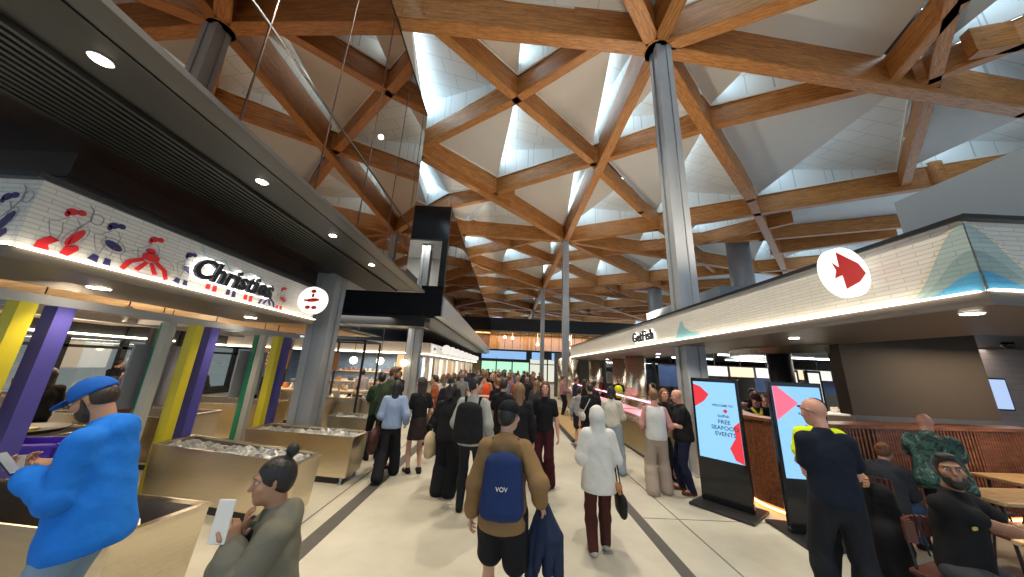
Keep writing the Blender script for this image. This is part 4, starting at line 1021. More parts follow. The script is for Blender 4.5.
# slanted pictures on the far tile wall
for i, (x, z, w, h, m) in enumerate(((10.9, 1.85, 0.4, 0.62, emit('tablet_blue', (0.45, 0.6, 0.9), 1.0)), (11.6, 1.15, 0.35, 0.9, plain('poster_cream', (0.5, 0.5, 0.42), 0.6)))):
    q = thing('wall_display', ('small blue lit screen' if i == 0 else 'tall framed notice') + ' on the pale tile wall at far right', 'screen' if i == 0 else 'poster', (x, 6.98, z))
    child_box('frame', q, (-w / 2 - 0.03, -0.03, -h / 2 - 0.03), (w / 2 + 0.03, 0.0, h / 2 + 0.03), M_dark); child_box('face', q, (-w / 2, -0.036, -h / 2), (w / 2, -0.03, h / 2), m)
for i, x in enumerate((6.35, 6.85)):
    q = thing('lightbox_panel', 'tall bright white lit panel %s of the brown wall' % ('left' if i == 0 else 'just beside the left edge'), 'sign', (x - 0.1, 6.9, 1.75))
    child_box('frame', q, (-0.17, 0, -0.42), (0.17, 0.05, 0.42), M_black); child_box('face', q, (-0.12, -0.006, -0.37), (0.12, 0, 0.37), emit('lightbox', (0.95, 0.93, 0.85), 1.1))

# dome cameras and ceiling speaker
for i, (x, y) in enumerate(((5.0, 8.6), (6.3, 5.2), (6.9, 6.0), (9.9, 6.0))):
    q = thing('dome_camera', 'small black ceiling dome %s' % ('left of dark column', 'right of the dark column', 'at left edge of the brown wall', 'beside the oval light at far right')[i], 'camera', (x, y, 2.58 if x < 5.7 else 2.86), 0)
    bm = bmesh.new(); add_lathe(bm, [(0.075, 0.0), (0.08, -0.05), (0.06, -0.1), (0.03, -0.125), (0.005, -0.13)], seg=18); bmesh.ops.recalc_face_normals(bm, faces=bm.faces); bm_obj('dome', bm, M_blackgloss, q, True)
    bm = bmesh.new(); add_cyl(bm, (0, 0, -0.01), (0, 0, 0.0), 0.09, seg=18); bm_obj('base_ring', bm, M_dark, q)

# ================================================================ PEOPLE ENGINE
def _bb(pr):
    t = pr['t']
    if t == 'c': a, b, r = pr['a'], pr['b'], max(pr['ra'], pr['rb']); return np.minimum(a, b) - r, np.maximum(a, b) + r
    if t == 'e': r = max(pr['r']); return pr['c'] - r, pr['c'] + r
def _dist(pr, P):
    if pr['t'] == 'c':
        a, b = pr['a'], pr['b']; ab = b - a; q = P - a
        sq = pr.get('sq')
        if sq is not None:          # squash along a direction (depth) for flattened limbs and torsos
            n, s = sq
            q = q + n * ((q @ n) * (s - 1))[..., None]; ab = ab + n * (float(ab @ n) * (s - 1))
        L = float(ab @ ab) + 1e-12
        t = np.clip((q @ ab) / L, 0, 1)
        d = np.sqrt(((q - t[..., None] * ab) ** 2).sum(-1)) - (pr['ra'] + (pr['rb'] - pr['ra']) * t)
        return d
    q = P - pr['c']
    if pr.get('R') is not None: q = q @ pr['R']
    r = np.array(pr['r']); k0 = np.sqrt(((q / r) ** 2).sum(-1)) + 1e-9; k1 = np.sqrt(((q / (r * r)) ** 2).sum(-1)) + 1e-9
    return k0 * (k0 - 1) / k1
def sdf_mesh(prims, h, cuts=()):
    lo = np.min([_bb(p)[0] for p in prims if p.get('op', 'u') == 'u'], 0) - 2.5 * h; hi = np.max([_bb(p)[1] for p in prims if p.get('op', 'u') == 'u'], 0) + 2.5 * h
    n = np.ceil((hi - lo) / h).astype(int) + 1
    ax = [lo[i] + h * np.arange(n[i]) for i in range(3)]
    D = np.full(n, 1.0)
    for pr in prims:
        a, b = _bb(pr); k = pr.get('k', 0.02); m = k + 2 * h
        if pr.get('sq') is not None: m += 0.02
        i0 = np.clip(((a - m - lo) / h).astype(int), 0, n); i1 = np.clip(((b + m - lo) / h).astype(int) + 2, 0, n)
        if (i1 <= i0).any(): continue
        sl = tuple(slice(i0[j], i1[j]) for j in range(3))
        P = np.stack(np.meshgrid(*[ax[j][sl[j]] for j in range(3)], indexing='ij'), -1)
        d = _dist(pr, P); o = D[sl]
        if pr.get('op', 'u') == 'u':
            hh = np.maximum(k - np.abs(o - d), 0) / max(k, 1e-6); D[sl] = np.minimum(o, d) - hh * hh * k * 0.25
        else:
            hh = np.maximum(k - np.abs(o + d), 0) / max(k, 1e-6); D[sl] = np.maximum(o, -d) + hh * hh * k * 0.25
    for (p, nn) in cuts:
        p = np.array(p, float); nn = np.array(nn, float); nn /= np.linalg.norm(nn)
        g = ax[0][:, None, None] * nn[0] + ax[1][None, :, None] * nn[1] + ax[2][None, None, :] * nn[2] - p @ nn
        D = np.maximum(D, g)
    ins = D < 0
    c = [(i, j, k) for i in (0, 1) for j in (0, 1) for k in (0, 1)]
    S = [ins[i:n[0] - 1 + i, j:n[1] - 1 + j, k:n[2] - 1 + k] for i, j, k in c]
    any_ = np.logical_or.reduce(S); all_ = np.logical_and.reduce(S)
    act = any_ & ~all_
    idx = np.argwhere(act)
    if len(idx) == 0: return np.zeros((0, 3)), []
    vals = np.stack([D[idx[:, 0] + i, idx[:, 1] + j, idx[:, 2] + k] for i, j, k in c], 1)
    cc = np.array(c, float); acc = np.zeros((len(idx), 3)); cnt = np.zeros(len(idx))
    for e0 in range(8):
        for e1 in range(e0 + 1, 8):
            if np.abs(cc[e0] - cc[e1]).sum() != 1: continue
            va, vb = vals[:, e0], vals[:, e1]; m = (va < 0) != (vb < 0)
            t = np.where(m, va / np.where(m, va - vb, 1), 0)
            acc += np.where(m[:, None], cc[e0] + t[:, None] * (cc[e1] - cc[e0]), 0); cnt += m
    V = (idx + acc / cnt[:, None]) * h + lo
    vid = np.full(act.shape, -1); vid[tuple(idx.T)] = np.arange(len(idx))
    F = []
    for axis in range(3):
        o = [1, 2] if axis == 0 else ([2, 0] if axis == 1 else [0, 1])
        s0 = [slice(None)] * 3; s1 = [slice(None)] * 3; s0[axis] = slice(0, n[axis] - 1); s1[axis] = slice(1, n[axis])
        A = ins[tuple(s0)]; B = ins[tuple(s1)]
        E = np.argwhere(A != B); fl = A[tuple(E.T)]
        ok = (E[:, o[0]] > 0) & (E[:, o[1]] > 0) & (E[:, o[0]] < n[o[0]] - 1) & (E[:, o[1]] < n[o[1]] - 1)
        E = E[ok]; fl = fl[ok]
        def cell(d0, d1):
            q = E.copy(); q[:, o[0]] -= d0; q[:, o[1]] -= d1; return vid[tuple(q.T)]
        q4 = np.stack([cell(1, 1), cell(0, 1), cell(0, 0), cell(1, 0)], 1)
        q4[~fl] = q4[~fl][:, ::-1]
        F.append(q4)
    return V, np.concatenate(F)
def mesh_from(parts, name, mat, parent, scale=1.0):
    vs, fs, off = [], [], 0
    for V, F in parts:
        if len(V) == 0: continue
        vs.append(V * scale); fs.append(F + off); off += len(V)
    V = np.concatenate(vs); F = np.concatenate(fs)
    me = bpy.data.meshes.new(name); me.from_pydata(V.tolist(), [], F.tolist()); me.shade_smooth()
    me.materials.append(mat)
    if name in ('hoodie', 'jacket', 'shirt', 'trousers', 'shorts', 'skirt', 'bag_body') and len(V) > 5000:     # soft folds in the cloth
        from mathutils import noise
        nm = np.empty(len(V) * 3); me.vertex_normals.foreach_get('vector', nm); nm = nm.reshape(-1, 3)
        ph = (sum(map(ord, name)) + len(V)) % 97
        d = np.array([noise.noise((v[0] * 7 + ph + v[2] * 4, v[1] * 7, v[2] * 3.5)) + 0.25 * noise.noise((v[0] * 13 + v[2] * 9, v[1] * 13 + ph, v[2] * 8)) for v in V])
        d = (0.5 - np.abs(d)) * (0.011 if name != 'trousers' else 0.008)
        co = V + nm * d[:, None]; me.vertices.foreach_set('co', co.ravel()); me.update()
    o = bpy.data.objects.new(name, me); COL.objects.link(o); o.parent = parent
    return o
A3 = lambda *v: np.array(v, float)
def C(a, b, ra, rb=None, k=0.02, sq=None, op='u'): return dict(t='c', a=np.array(a, float), b=np.array(b, float), ra=ra, rb=ra if rb is None else rb, k=k, sq=sq, op=op)
def E_(c, r, k=0.02, R=None, op='u'): return dict(t='e', c=np.array(c, float), r=r, k=k, R=R, op=op)
def ik(a, t, l1, l2, pole):
    a, t, pole = np.array(a, float), np.array(t, float), np.array(pole, float)
    d = t - a; L = np.linalg.norm(d); mx = (l1 + l2) * 0.995
    if L > mx: d = d / L * mx; t = a + d; L = mx
    x = (l1 * l1 - l2 * l2 + L * L) / (2 * L); hgt = math.sqrt(max(0, l1 * l1 - x * x)); u = d / L
    p = pole - u * (pole @ u); p = p / (np.linalg.norm(p) + 1e-9)
    return a + u * x + p * hgt, t
def rotm(yaw=0, pitch=0, roll=0):
    """head-local axes (x right, y front, z up) as columns; yaw turns to the person's left when positive"""
    return np.array((Matrix.Rotation(math.radians(yaw), 3, 'Z') @ Matrix.Rotation(math.radians(pitch), 3, 'X') @ Matrix.Rotation(math.radians(roll), 3, 'Y')))
def hand_sdf(W, d, n, side, curl=0.35, spread=0.0, h=0.0045, grip=None):
    d = np.array(d, float); d /= np.linalg.norm(d); n = np.array(n, float); n -= d * (n @ d); n /= np.linalg.norm(n); s = np.cross(d, n) * side
    # s points to the thumb side; n is the palm normal
    pr = [C(W - d * 0.03, W + d * 0.012, 0.025, 0.025, 0.02, sq=(n, 1.2)), C(W + d * 0.02 + s * 0.012, W + d * 0.078 + s * 0.016, 0.024, 0.022, 0.02, sq=(n, 1.7)), C(W + d * 0.02 - s * 0.012, W + d * 0.074 - s * 0.02, 0.023, 0.020, 0.02, sq=(n, 1.7))]
    for i, (off, L) in enumerate(((0.030, 0.070), (0.010, 0.078), (-0.011, 0.072), (-0.031, 0.057))):
        p = W + d * (0.088 - 0.004 * abs(i - 1)) + s * off; dd = d + s * (off * spread * 6); dd /= np.linalg.norm(dd); a = 0.0
        cl = curl * (1 + 0.12 * i)
        for q, (f, r) in enumerate(((0.45, 0.0088), (0.32, 0.0080), (0.25, 0.0072))):
            a += cl * (0.9 if q == 0 else 1.1)
            v = dd * math.cos(a) + n * math.sin(a); e = p + v * L * f
            pr.append(C(p, e, r, r * 0.93, 0.004)); p = e
    p = W + d * 0.025 + s * 0.028; v = d * 0.75 + s * 0.7 + n * 0.25; v /= np.linalg.norm(v); e = p + v * 0.042; pr.append(C(p, e, 0.0125, 0.0105, 0.012))
    v2 = d * 0.9 + s * (0.25 - 0.5 * curl) + n * (0.2 + 0.6 * curl); v2 /= np.linalg.norm(v2); pr.append(C(e, e + v2 * 0.032, 0.0102, 0.0085, 0.004))
    return sdf_mesh(pr, h)
SKIN = {k: plain('skin_' + k, c, 0.45, var=0.06, scale=12) for k, c in dict(light=(0.58, 0.33, 0.22), tan=(0.42, 0.22, 0.13), brown=(0.26, 0.125, 0.07), pink=(0.62, 0.31, 0.22)).items()}
HAIR = {k: plain('hair_' + k, c, 0.45, var=0.35, scale=30, stretch=(1, 1, 0.15), bump=0.6, bscale=60) for k, c in dict(black=(0.012, 0.010, 0.009), dark=(0.03, 0.018, 0.011), brown=(0.09, 0.042, 0.02), light=(0.22, 0.12, 0.055), grey=(0.2, 0.18, 0.16), ginger=(0.20, 0.075, 0.03)).items()}
_fab = {}
def fab(c, rough=0.85):
    key = tuple(round(x, 3) for x in c)
    if key not in _fab: _fab[key] = plain('fabric_%d' % len(_fab), c, rough, spec=0.2, var=0.12, scale=7, bump=0.8, bscale=11)
    return _fab[key]
M_eyew = plain('eye_white', (0.6, 0.58, 0.55), 0.3); M_iris = plain('eye_iris', (0.02, 0.012, 0.01), 0.2); M_lip = plain('lip', (0.34, 0.12, 0.09), 0.4)
BLACKF = (0.012, 0.012, 0.014)
def person(label, x, y, face, ht=1.7, skin='light', hair=('short', 'dark'), top=None, bottom=None, shoes=BLACKF, lean=0, side=0, twist=0, pelvis=(0, 0, 0.94), hands=None, feet=None,
           head=(0, 0, 0), w=1.0, res=0.012, eyes=False, curl=(0.35, 0.35), palms=None, poles=None, kpoles=None, handdir=None, foot_dir=None, group=None, chub=0.0, z=0.0):
    """face: heading in degrees, 0 looks along the hall away from the camera, 90 looks to the left wall, -90 to the right"""
    root = thing('person', label, 'person', (x, y, z), math.radians(face), group)
    s = ht / 1.75
    P = A3(*pelvis); R = rotm(twist, -lean, side)
    T = lambda v: P + R @ A3(*v)
    N_ = T((0, 0, 0.51)); sw = 0.158 * w
    SL, SR = T((-sw, 0, 0.435)), T((sw, 0, 0.435))
    HR = rotm(head[0], head[1], head[2]); HC = N_ + R @ A3(0, 0.012, 0.075) + HR @ A3(0, 0.022, 0.095)
    Hd = lambda v: HC + HR @ A3(*v)
    hp = [P + A3(-0.088 * w, 0, -0.03), P + A3(0.088 * w, 0, -0.03)]
    hands = hands or {}
    HT = [A3(*hands.get('L', (-0.25 * w - 0.02, 0.03, 0.80 + P[2] - 0.94))), A3(*hands.get('R', (0.25 * w + 0.02, 0.03, 0.80 + P[2] - 0.94)))]
    poles = poles or {}; kpoles = kpoles or {}
    sh_ = [SL, SR]; el, wr = [], []
    for i, sd in enumerate((-1, 1)):
        e, wpt = ik(sh_[i], HT[i], 0.285, 0.255, poles.get('LR'[i], (sd * 0.4, -1.0, -0.3))); el.append(e); wr.append(wpt)
    feet = feet or {}
    FT = [A3(*feet.get('L', (-0.10, 0.0, 0.085))), A3(*feet.get('R', (0.10, 0.0, 0.085)))]
    kn, an = [], []
    for i, sd in enumerate((-1, 1)):
        k_, a_ = ik(hp[i], FT[i], 0.43, 0.42, kpoles.get('LR'[i], (sd * 0.12, 1, 0))); kn.append(k_); an.append(a_)
    fdir = [A3(*(foot_dir or {}).get('L', (-0.15, 1, 0))), A3(*(foot_dir or {}).get('R', (0.15, 1, 0)))]
    up = R @ A3(0, 0, 1); fw = R @ A3(0, 1, 0)
    near = res <= 0.013
    # ---- body: one surface
    top = top or {}; bottom = bottom or {}
    b = [E_(T((0, 0, 0.30)), (0.14 * w, 0.085, 0.19), 0.03, R), E_(T((0, 0, 0.05)), (0.13 * w, 0.085, 0.15), 0.05, R), C(N_ - up * 0.05, Hd((0, -0.02, -0.04)), 0.056, 0.052, 0.03), C(SL, SR, 0.04, 0.04, 0.05)]
    for i in (0, 1):
        b += [C(sh_[i], el[i], 0.046, 0.036, 0.03), C(el[i], el[i] + (wr[i] - el[i]) * 0.35, 0.038, 0.038, 0.02), C(el[i] + (wr[i] - el[i]) * 0.3, wr[i], 0.037, 0.025, 0.02)]
        b += [C(hp[i], kn[i], 0.074, 0.046, 0.04), C(kn[i], kn[i] + (an[i] - kn[i]) * 0.35, 0.045, 0.050, 0.03), C(kn[i] + (an[i] - kn[i]) * 0.35, an[i], 0.050, 0.032, 0.03), C(an[i], an[i] + fdir[i] / np.linalg.norm(fdir[i]) * 0.12 - A3(0, 0, 0.04), 0.034, 0.028, 0.02)]
        if not near: b += [C(wr[i], wr[i] + (wr[i] - el[i]) / 0.255 * 0.075, 0.024, 0.026, 0.02), C(wr[i] + (wr[i] - el[i]) / 0.255 * 0.08, wr[i] + (wr[i] - el[i]) / 0.255 * 0.13 + fw * 0.03, 0.016, 0.013, 0.02)]
    hd = [E_(Hd((0, -0.012, 0.03)), (0.074, 0.092, 0.092), 0.02, HR), E_(Hd((0, 0.03, -0.045)), (0.056, 0.060, 0.068), 0.03, HR), E_(Hd((0, 0.062, -0.088)), (0.024, 0.02, 0.018), 0.03, HR),
          C(Hd((0, 0.082, 0.028)), Hd((0, 0.104, -0.018)), 0.008, 0.012, 0.015), E_(Hd((0, 0.073, 0.036)), (0.05, 0.014, 0.009), 0.018, HR), E_(Hd((0, 0.080, -0.052)), (0.024, 0.012, 0.009), 0.012, HR),
          E_(Hd((-0.042, 0.062, -0.015)), (0.022, 0.02, 0.02), 0.02, HR), E_(Hd((0.042, 0.062, -0.015)), (0.022, 0.02, 0.02), 0.02, HR)]
    ears = [C(Hd((q * 0.074, -0.008, 0.018)), Hd((q * 0.070, -0.002, -0.02)), 0.014, 0.010, 0.006, sq=(HR @ A3(1, 0, 0), 1.8)) for q in (-1, 1)]
    sockets = [E_(Hd((q * 0.030, 0.098, 0.016)), (0.016, 0.014, 0.010), 0.012, HR, 's') for q in (-1, 1)]
    if near:
        parts = [sdf_mesh(b, res), sdf_mesh([C(N_ - up * 0.02, Hd((0, -0.02, -0.04)), 0.055, 0.051, 0.03)] + hd + ears + sockets, 0.006)]
        for i, sd in enumerate((-1, 1)):
            dd = wr[i] - el[i]
            if handdir and handdir.get('LR'[i]) is not None: dd = A3(*handdir['LR'[i]])
            pn = A3(*((palms or {}).get('LR'[i], tuple(A3(-sd, 0, 0)))))
            parts.append(hand_sdf(wr[i], dd, pn, 1 if i == 0 else -1, curl[i]))
    else: parts = [sdf_mesh(b + hd + ears, res)]
    # keep the skin inside the clothes: one joined mesh
    mesh_from(parts, 'body', SKIN[skin], root, s)
    if eyes:
        for q in (-1, 1):
            ev = sdf_mesh([E_(Hd((q * 0.030, 0.077, 0.016)), (0.012, 0.0105, 0.0075), 0, HR)], 0.003); eo = mesh_from([ev], 'eye', M_eyew, root, s)
            iv = sdf_mesh([E_(Hd((q * 0.030, 0.0845, 0.016)), (0.0055, 0.005, 0.0060), 0, HR)], 0.002); mesh_from([iv], 'iris', M_iris, eo, s)
            bv = sdf_mesh([C(Hd((q * 0.016, 0.092, 0.036)), Hd((q * 0.046, 0.080, 0.040)), 0.0035, 0.0025, 0)], 0.003); mesh_from([bv], 'eyebrow', HAIR[hair[1]] if hair[1] in HAIR else HAIR['dark'], root, s)
        lv = sdf_mesh([C(Hd((-0.018, 0.083, -0.050)), Hd((0.018, 0.083, -0.050)), 0.005, 0.005, 0.0), C(Hd((-0.013, 0.084, -0.058)), Hd((0.013, 0.084, -0.058)), 0.006, 0.006, 0.004)], 0.003); mesh_from([lv], 'lips', M_lip, root, s)
    # ---- clothes
    if top:
        L = top.get('loose', 0.0); kind = top.get('kind', 'tee'); hem = top.get('len', -0.06)
        g = 0.012 + L
        p = [E_(T((0, 0.0, 0.32)), (0.138 * w + g, 0.092 + g * 0.8 + chub * 0.3, 0.160 + g), 0.04, R), C(T((0, 0, 0.30)), T((0, 0.0, hem + 0.06)), 0.125 * w + g + chub, 0.135 * w + g + L * 0.6 + chub * 1.2 + (0.022 if hem < -0.08 else 0), 0.05, sq=(fw, 1.3 if hem > -0.08 else 1.14)), C(SL * 0.85 + SR * 0.15, SR * 0.85 + SL * 0.15, 0.045 + g * 0.5, None, 0.03), C(N_ - up * 0.045, SL, 0.052, 0.040 + g * 0.5, 0.03), C(N_ - up * 0.045, SR, 0.052, 0.040 + g * 0.5, 0.03), C(N_ - up * 0.06, N_ - up * 0.01, 0.075, 0.062 + g * 0.3, 0.03)]
        slv = {'tee': 0.62, 'vest': 0.0, 'long': 1.9, 'hoodie': 1.9, 'jacket': 1.9, 'sleeveless': 0.0}[kind]
        for i in (0, 1):
            if slv >= 1.5:
                d_ = (wr[i] - el[i]); e2 = el[i] + d_ * (0.93 if kind != 'rolled' else 0.5)
                p += [C(sh_[i], el[i], 0.044 + g * 0.9, 0.040 + g, 0.025), C(el[i], e2, 0.043 + g, 0.030 + g * 0.7, 0.025)]
                if kind in ('hoodie', 'jacket'): p.append(C(el[i] + d_ * 0.72, el[i] + d_ * 0.80, 0.033 + g, 0.031 + g, 0.02))
            elif slv > 0: p += [C(sh_[i], sh_[i] + (el[i] - sh_[i]) * slv, 0.045 + g * 0.9, 0.044 + g, 0.025)]
            else: p += [C(sh_[i] - (sh_[i] - N_) * 0.25, sh_[i] - (sh_[i] - N_) * 0.15, 0.05 + g * 0.5, None, 0.03)]
        if kind == 'hoodie' and hair[0] != 'hood': p += [E_(T((0, -0.085, 0.465)), (0.105, 0.052, 0.085), 0.05, R), C(T((-0.08, -0.02, 0.50)), T((-0.035, 0.085, 0.44)), 0.028, 0.022, 0.03), C(T((0.08, -0.02, 0.50)), T((0.035, 0.085, 0.44)), 0.028, 0.022, 0.03)]
        if kind in ('jacket',): p += [C(T((-0.07, 0.0, 0.50)), T((0.07, 0.0, 0.50)), 0.045, None, 0.03)]
        if hair[0] == 'hood': p += [E_(Hd((0, -0.02, 0.02)), (0.098, 0.118, 0.125), 0.05, HR), C(N_, Hd((0, -0.05, -0.03)), 0.09, 0.09, 0.05), E_(Hd((0, 0.12, 0.0)), (0.072, 0.075, 0.095), 0.02, HR, 's')]
        cuts = [(T((0, 0, hem)), -up)]
        if P[2] < 0.7: cuts = []      # seated: the hem bunches on the seat
        if kind == 'long' or True:
            pass
        if top.get('pattern'): tm = top['pattern']
        else: tm = fab(top['c'])
        # the hem cut must not slice hanging sleeves: build sleeves apart and join
        body_p = [q for q in p if not (q['t'] == 'c' and slv >= 1.5 and any(np.allclose(q['a'], el[i]) or np.allclose(q['a'], el[i] + (wr[i] - el[i]) * 0.72) for i in (0, 1)))]
        arm_p = [q for q in p if not any(q is r_ for r_ in body_p)]
        ps = [sdf_mesh(body_p, res, cuts)]
        if arm_p: ps.append(sdf_mesh(arm_p + [C(sh_[i] + (el[i] - sh_[i]) * 0.6, el[i], 0.042 + g * 0.9, 0.040 + g, 0.03) for i in (0, 1)], res))
        mesh_from(ps, {'tee': 'shirt', 'vest': 'vest', 'long': 'shirt', 'hoodie': 'hoodie', 'jacket': 'jacket', 'sleeveless': 'vest'}[kind], tm, root, s)
    kind = bottom.get('kind', 'pants'); L = bottom.get('loose', 0.0)
    bc = bottom.get('c', BLACKF)
    hipp = [C(T((0, 0, 0.06)), P + A3(0, 0, -0.04), 0.125 * w + chub, 0.138 * w + chub * 0.6, 0.04, sq=(fw, 1.25))]
    if kind in ('pants', 'shorts', 'wide'):
        p = list(hipp)
        for i in (0, 1):
            d_ = an[i] - kn[i]
            if kind == 'shorts':
                m = hp[i] + (kn[i] - hp[i]) * bottom.get('to', 0.85); p += [C(hp[i], m, 0.094 + L, 0.082 + L, 0.04)]
            else:
                fl = 0.05 if kind == 'wide' else 0.0
                p += [C(hp[i], kn[i], 0.088 + L, 0.062 + L + fl * 0.4, 0.04), C(kn[i], kn[i] + d_ * 0.35, 0.060 + L + fl * 0.4, 0.064 + L + fl * 0.6, 0.03), C(kn[i] + d_ * 0.35, an[i] + d_ * 0.02, 0.064 + L + fl * 0.6, 0.050 + L + fl, 0.03)]
        mesh_from([sdf_mesh(p, res)], 'trousers' if kind != 'shorts' else 'shorts', fab(bc), root, s)
    elif kind in ('skirt', 'dress'):
        hz = bottom.get('hem', 0.5); cpos = (an[0] + an[1]) / 2; cc_ = A3((cpos[0] + P[0]) / 2, (cpos[1] + P[1]) / 2, hz)
        p = hipp + [C(P + A3(0, 0, -0.02), cc_, 0.165 * w, 0.180 * w + bottom.get('flare', 0.03), 0.04, sq=(fw, 1.2))]
        mesh_from([sdf_mesh(p, res, [(cc_, (0, 0, -1))])], 'skirt', fab(bc), root, s)
        if bottom.get('legs'):
            p = []
            for i in (0, 1): p += [C(hp[i] + (kn[i] - hp[i]) * 0.5, kn[i], 0.066, 0.052), C(kn[i], an[i], 0.056, 0.04)]
            mesh_from([sdf_mesh(p, res)], 'stocking', fab(bottom['legs']), root, s)
    for i in (0, 1):
        fd = fdir[i] / np.linalg.norm(fdir[i]); A_ = an[i]
        v = sdf_mesh([C(A_ - fd * 0.035 - A3(0, 0, 0.045), A_ + fd * 0.15 - A3(0, 0, 0.05), 0.042, 0.036, 0.03), C(A_, A_ - A3(0, 0, 0.04), 0.043, 0.044, 0.03)], min(res, 0.012), [(A_ - A3(0, 0, 0.08), (0, 0, -1)), (A_ + A3(0, 0, 0.03), (0, 0, 1))])
        mesh_from([v], 'shoe', fab(shoes), root, s)
    # ---- hair and hats
    hk, hc = hair[0], hair[1]; p = []; cuts = []
    face_cut = E_(Hd((0, 0.095, -0.035)), (0.070, 0.066, 0.098), 0.015, HR, 's')
    hr = 0.009 if near else res
    HM = HAIR.get(hc, HAIR['dark'])
    skull = E_(Hd((0, -0.017, 0.036)), (0.082, 0.096, 0.094), 0.02, HR)
    if hk in ('short', 'long', 'bun', 'pony', 'bob', 'capped', 'bunhigh'):
        p = [skull, E_(Hd((0, -0.05, 0.0)), (0.074, 0.062, 0.085), 0.03, HR)]
        if hk == 'short': p += [E_(Hd((0.01, 0.045, 0.105)), (0.055, 0.045, 0.028), 0.03, HR)]
        if hk in ('long', 'bob'):
            ll = hair[2] if len(hair) > 2 else 0.30
            if hk == 'bob': ll = 0.10
            dn = A3(0, 0, -1)
            p += [C(Hd((0, -0.055, 0)), Hd((0, -0.06, -0.06)) + dn * (ll - 0.06) - fw * 0.035, 0.080, 0.055, 0.03, sq=(fw, 1.25))] + [C(Hd((q * 0.062, -0.01, 0.02)), Hd((q * 0.075, -0.015, -0.05)) + dn * (ll * 0.55), 0.034, 0.024, 0.03) for q in (-1, 1)]
        if hk == 'bun': p += [E_(Hd((0, -0.125, 0.045)), (0.035, 0.035, 0.035), 0.01, HR)]
        if hk == 'bunhigh': p += [E_(Hd((0, -0.085, 0.150)), (0.036, 0.036, 0.040), 0.014, HR)]
        if hk == 'pony': p += [C(Hd((0, -0.10, 0.03)), Hd((0, -0.13, -0.14)), 0.028, 0.02, 0.02)]
        if hk == 'short': p[0] = E_(Hd((0, -0.014, 0.036)), (0.0785, 0.094, 0.091), 0.02, HR); face_cut = E_(Hd((0, 0.098, -0.030)), (0.082, 0.084, 0.112), 0.012, HR, 's'); cuts = [(Hd((0, -0.03, -0.052)), -(HR @ A3(0, -0.55, 1)))]
        p += [face_cut]
        mesh_from([sdf_mesh(p, hr, cuts)], 'hair', HM, root, s)
    if hk in ('cap', 'capped') or (len(hair) > 3 and hair[3] == 'cap'):
        cm = fab(hair[2] if hk in ('cap', 'capped') else BLACKF)
        p = [E_(Hd((0, -0.012, 0.048)), (0.090, 0.105, 0.092), 0.01, HR)]
        n_ = HR @ A3(0, 0.12, 1); hat = mesh_from([sdf_mesh(p, hr, [(Hd((0, 0, 0.030)), -n_)])], 'cap', cm, root, s)
        bd = sdf_mesh([E_(Hd((0, 0.105, 0.038)), (0.070, 0.066, 0.008), 0.01, HR @ rotm(0, -12, 0)), ], 0.005 if near else 0.009); mesh_from([bd], 'brim', cm, hat, s)
        if hk == 'cap':
            p = [E_(Hd((0, -0.035, 0.012)), (0.079, 0.072, 0.080), 0.03, HR), face_cut]; mesh_from([sdf_mesh(p, hr, [(Hd((0, -0.03, -0.05)), -(HR @ A3(0, -0.5, 1)))])], 'hair', HM, root, s)
    if hair[0] == 'beardcap' or (len(hair) > 2 and hair[-1] == 'beard'):
        p = [E_(Hd((0, 0.034, -0.062)), (0.0585, 0.0625, 0.0695), 0.02, HR)] + [C(Hd((q * 0.066, 0.012, 0.01)), Hd((q * 0.050, 0.035, -0.06)), 0.010, 0.016, 0.02) for q in (-1, 1)] + [E_(Hd((0, 0.085, 0.02)), (0.052, 0.075, 0.062), 0.012, HR, 's'), E_(Hd((0, 0.09, -0.052)), (0.022, 0.02, 0.010), 0.01, HR, 's')]
        mesh_from([sdf_mesh(p, 0.006 if near else res)], 'beard', HM, root, s)
    info = dict(root=root, s=s, wr=[q * s for q in wr], el=[q * s for q in el], N=N_ * s, HC=HC * s, HR=HR, T=T, P=P * s, an=[q * s for q in an], Hd=lambda v: Hd(v) * s, sh=[q * s for q in sh_], R=R)
    return info
def wpos(info, v):
    """person-local point -> world"""
    r = info['root']; M = Matrix.Translation(r.location) @ Matrix.Rotation(r.rotation_euler.z, 4, 'Z'); return M @ Vector([float(q) for q in v])
def sdf_thing(name, label, cat, prims, mat, loc=(0, 0, 0), rz=0.0, res=0.01, cuts=(), group=None, parts=()):
    """a thing whose own mesh is the first surface; parts = (name, prims, mat)"""
    if parts:
        t = thing(name, label, cat, loc, rz, group); mesh_from([sdf_mesh(prims, res, cuts)], 'shell', mat, t)
        for nm, pp, mm in parts: mesh_from([sdf_mesh(pp, min(res, 0.007))], nm, mm, t)
        return t
    o = mesh_from([sdf_mesh(prims, res, cuts)], name, mat, None); o.location = loc; o.rotation_euler = (0, 0, rz); tag(o, label, cat, group)
    return o

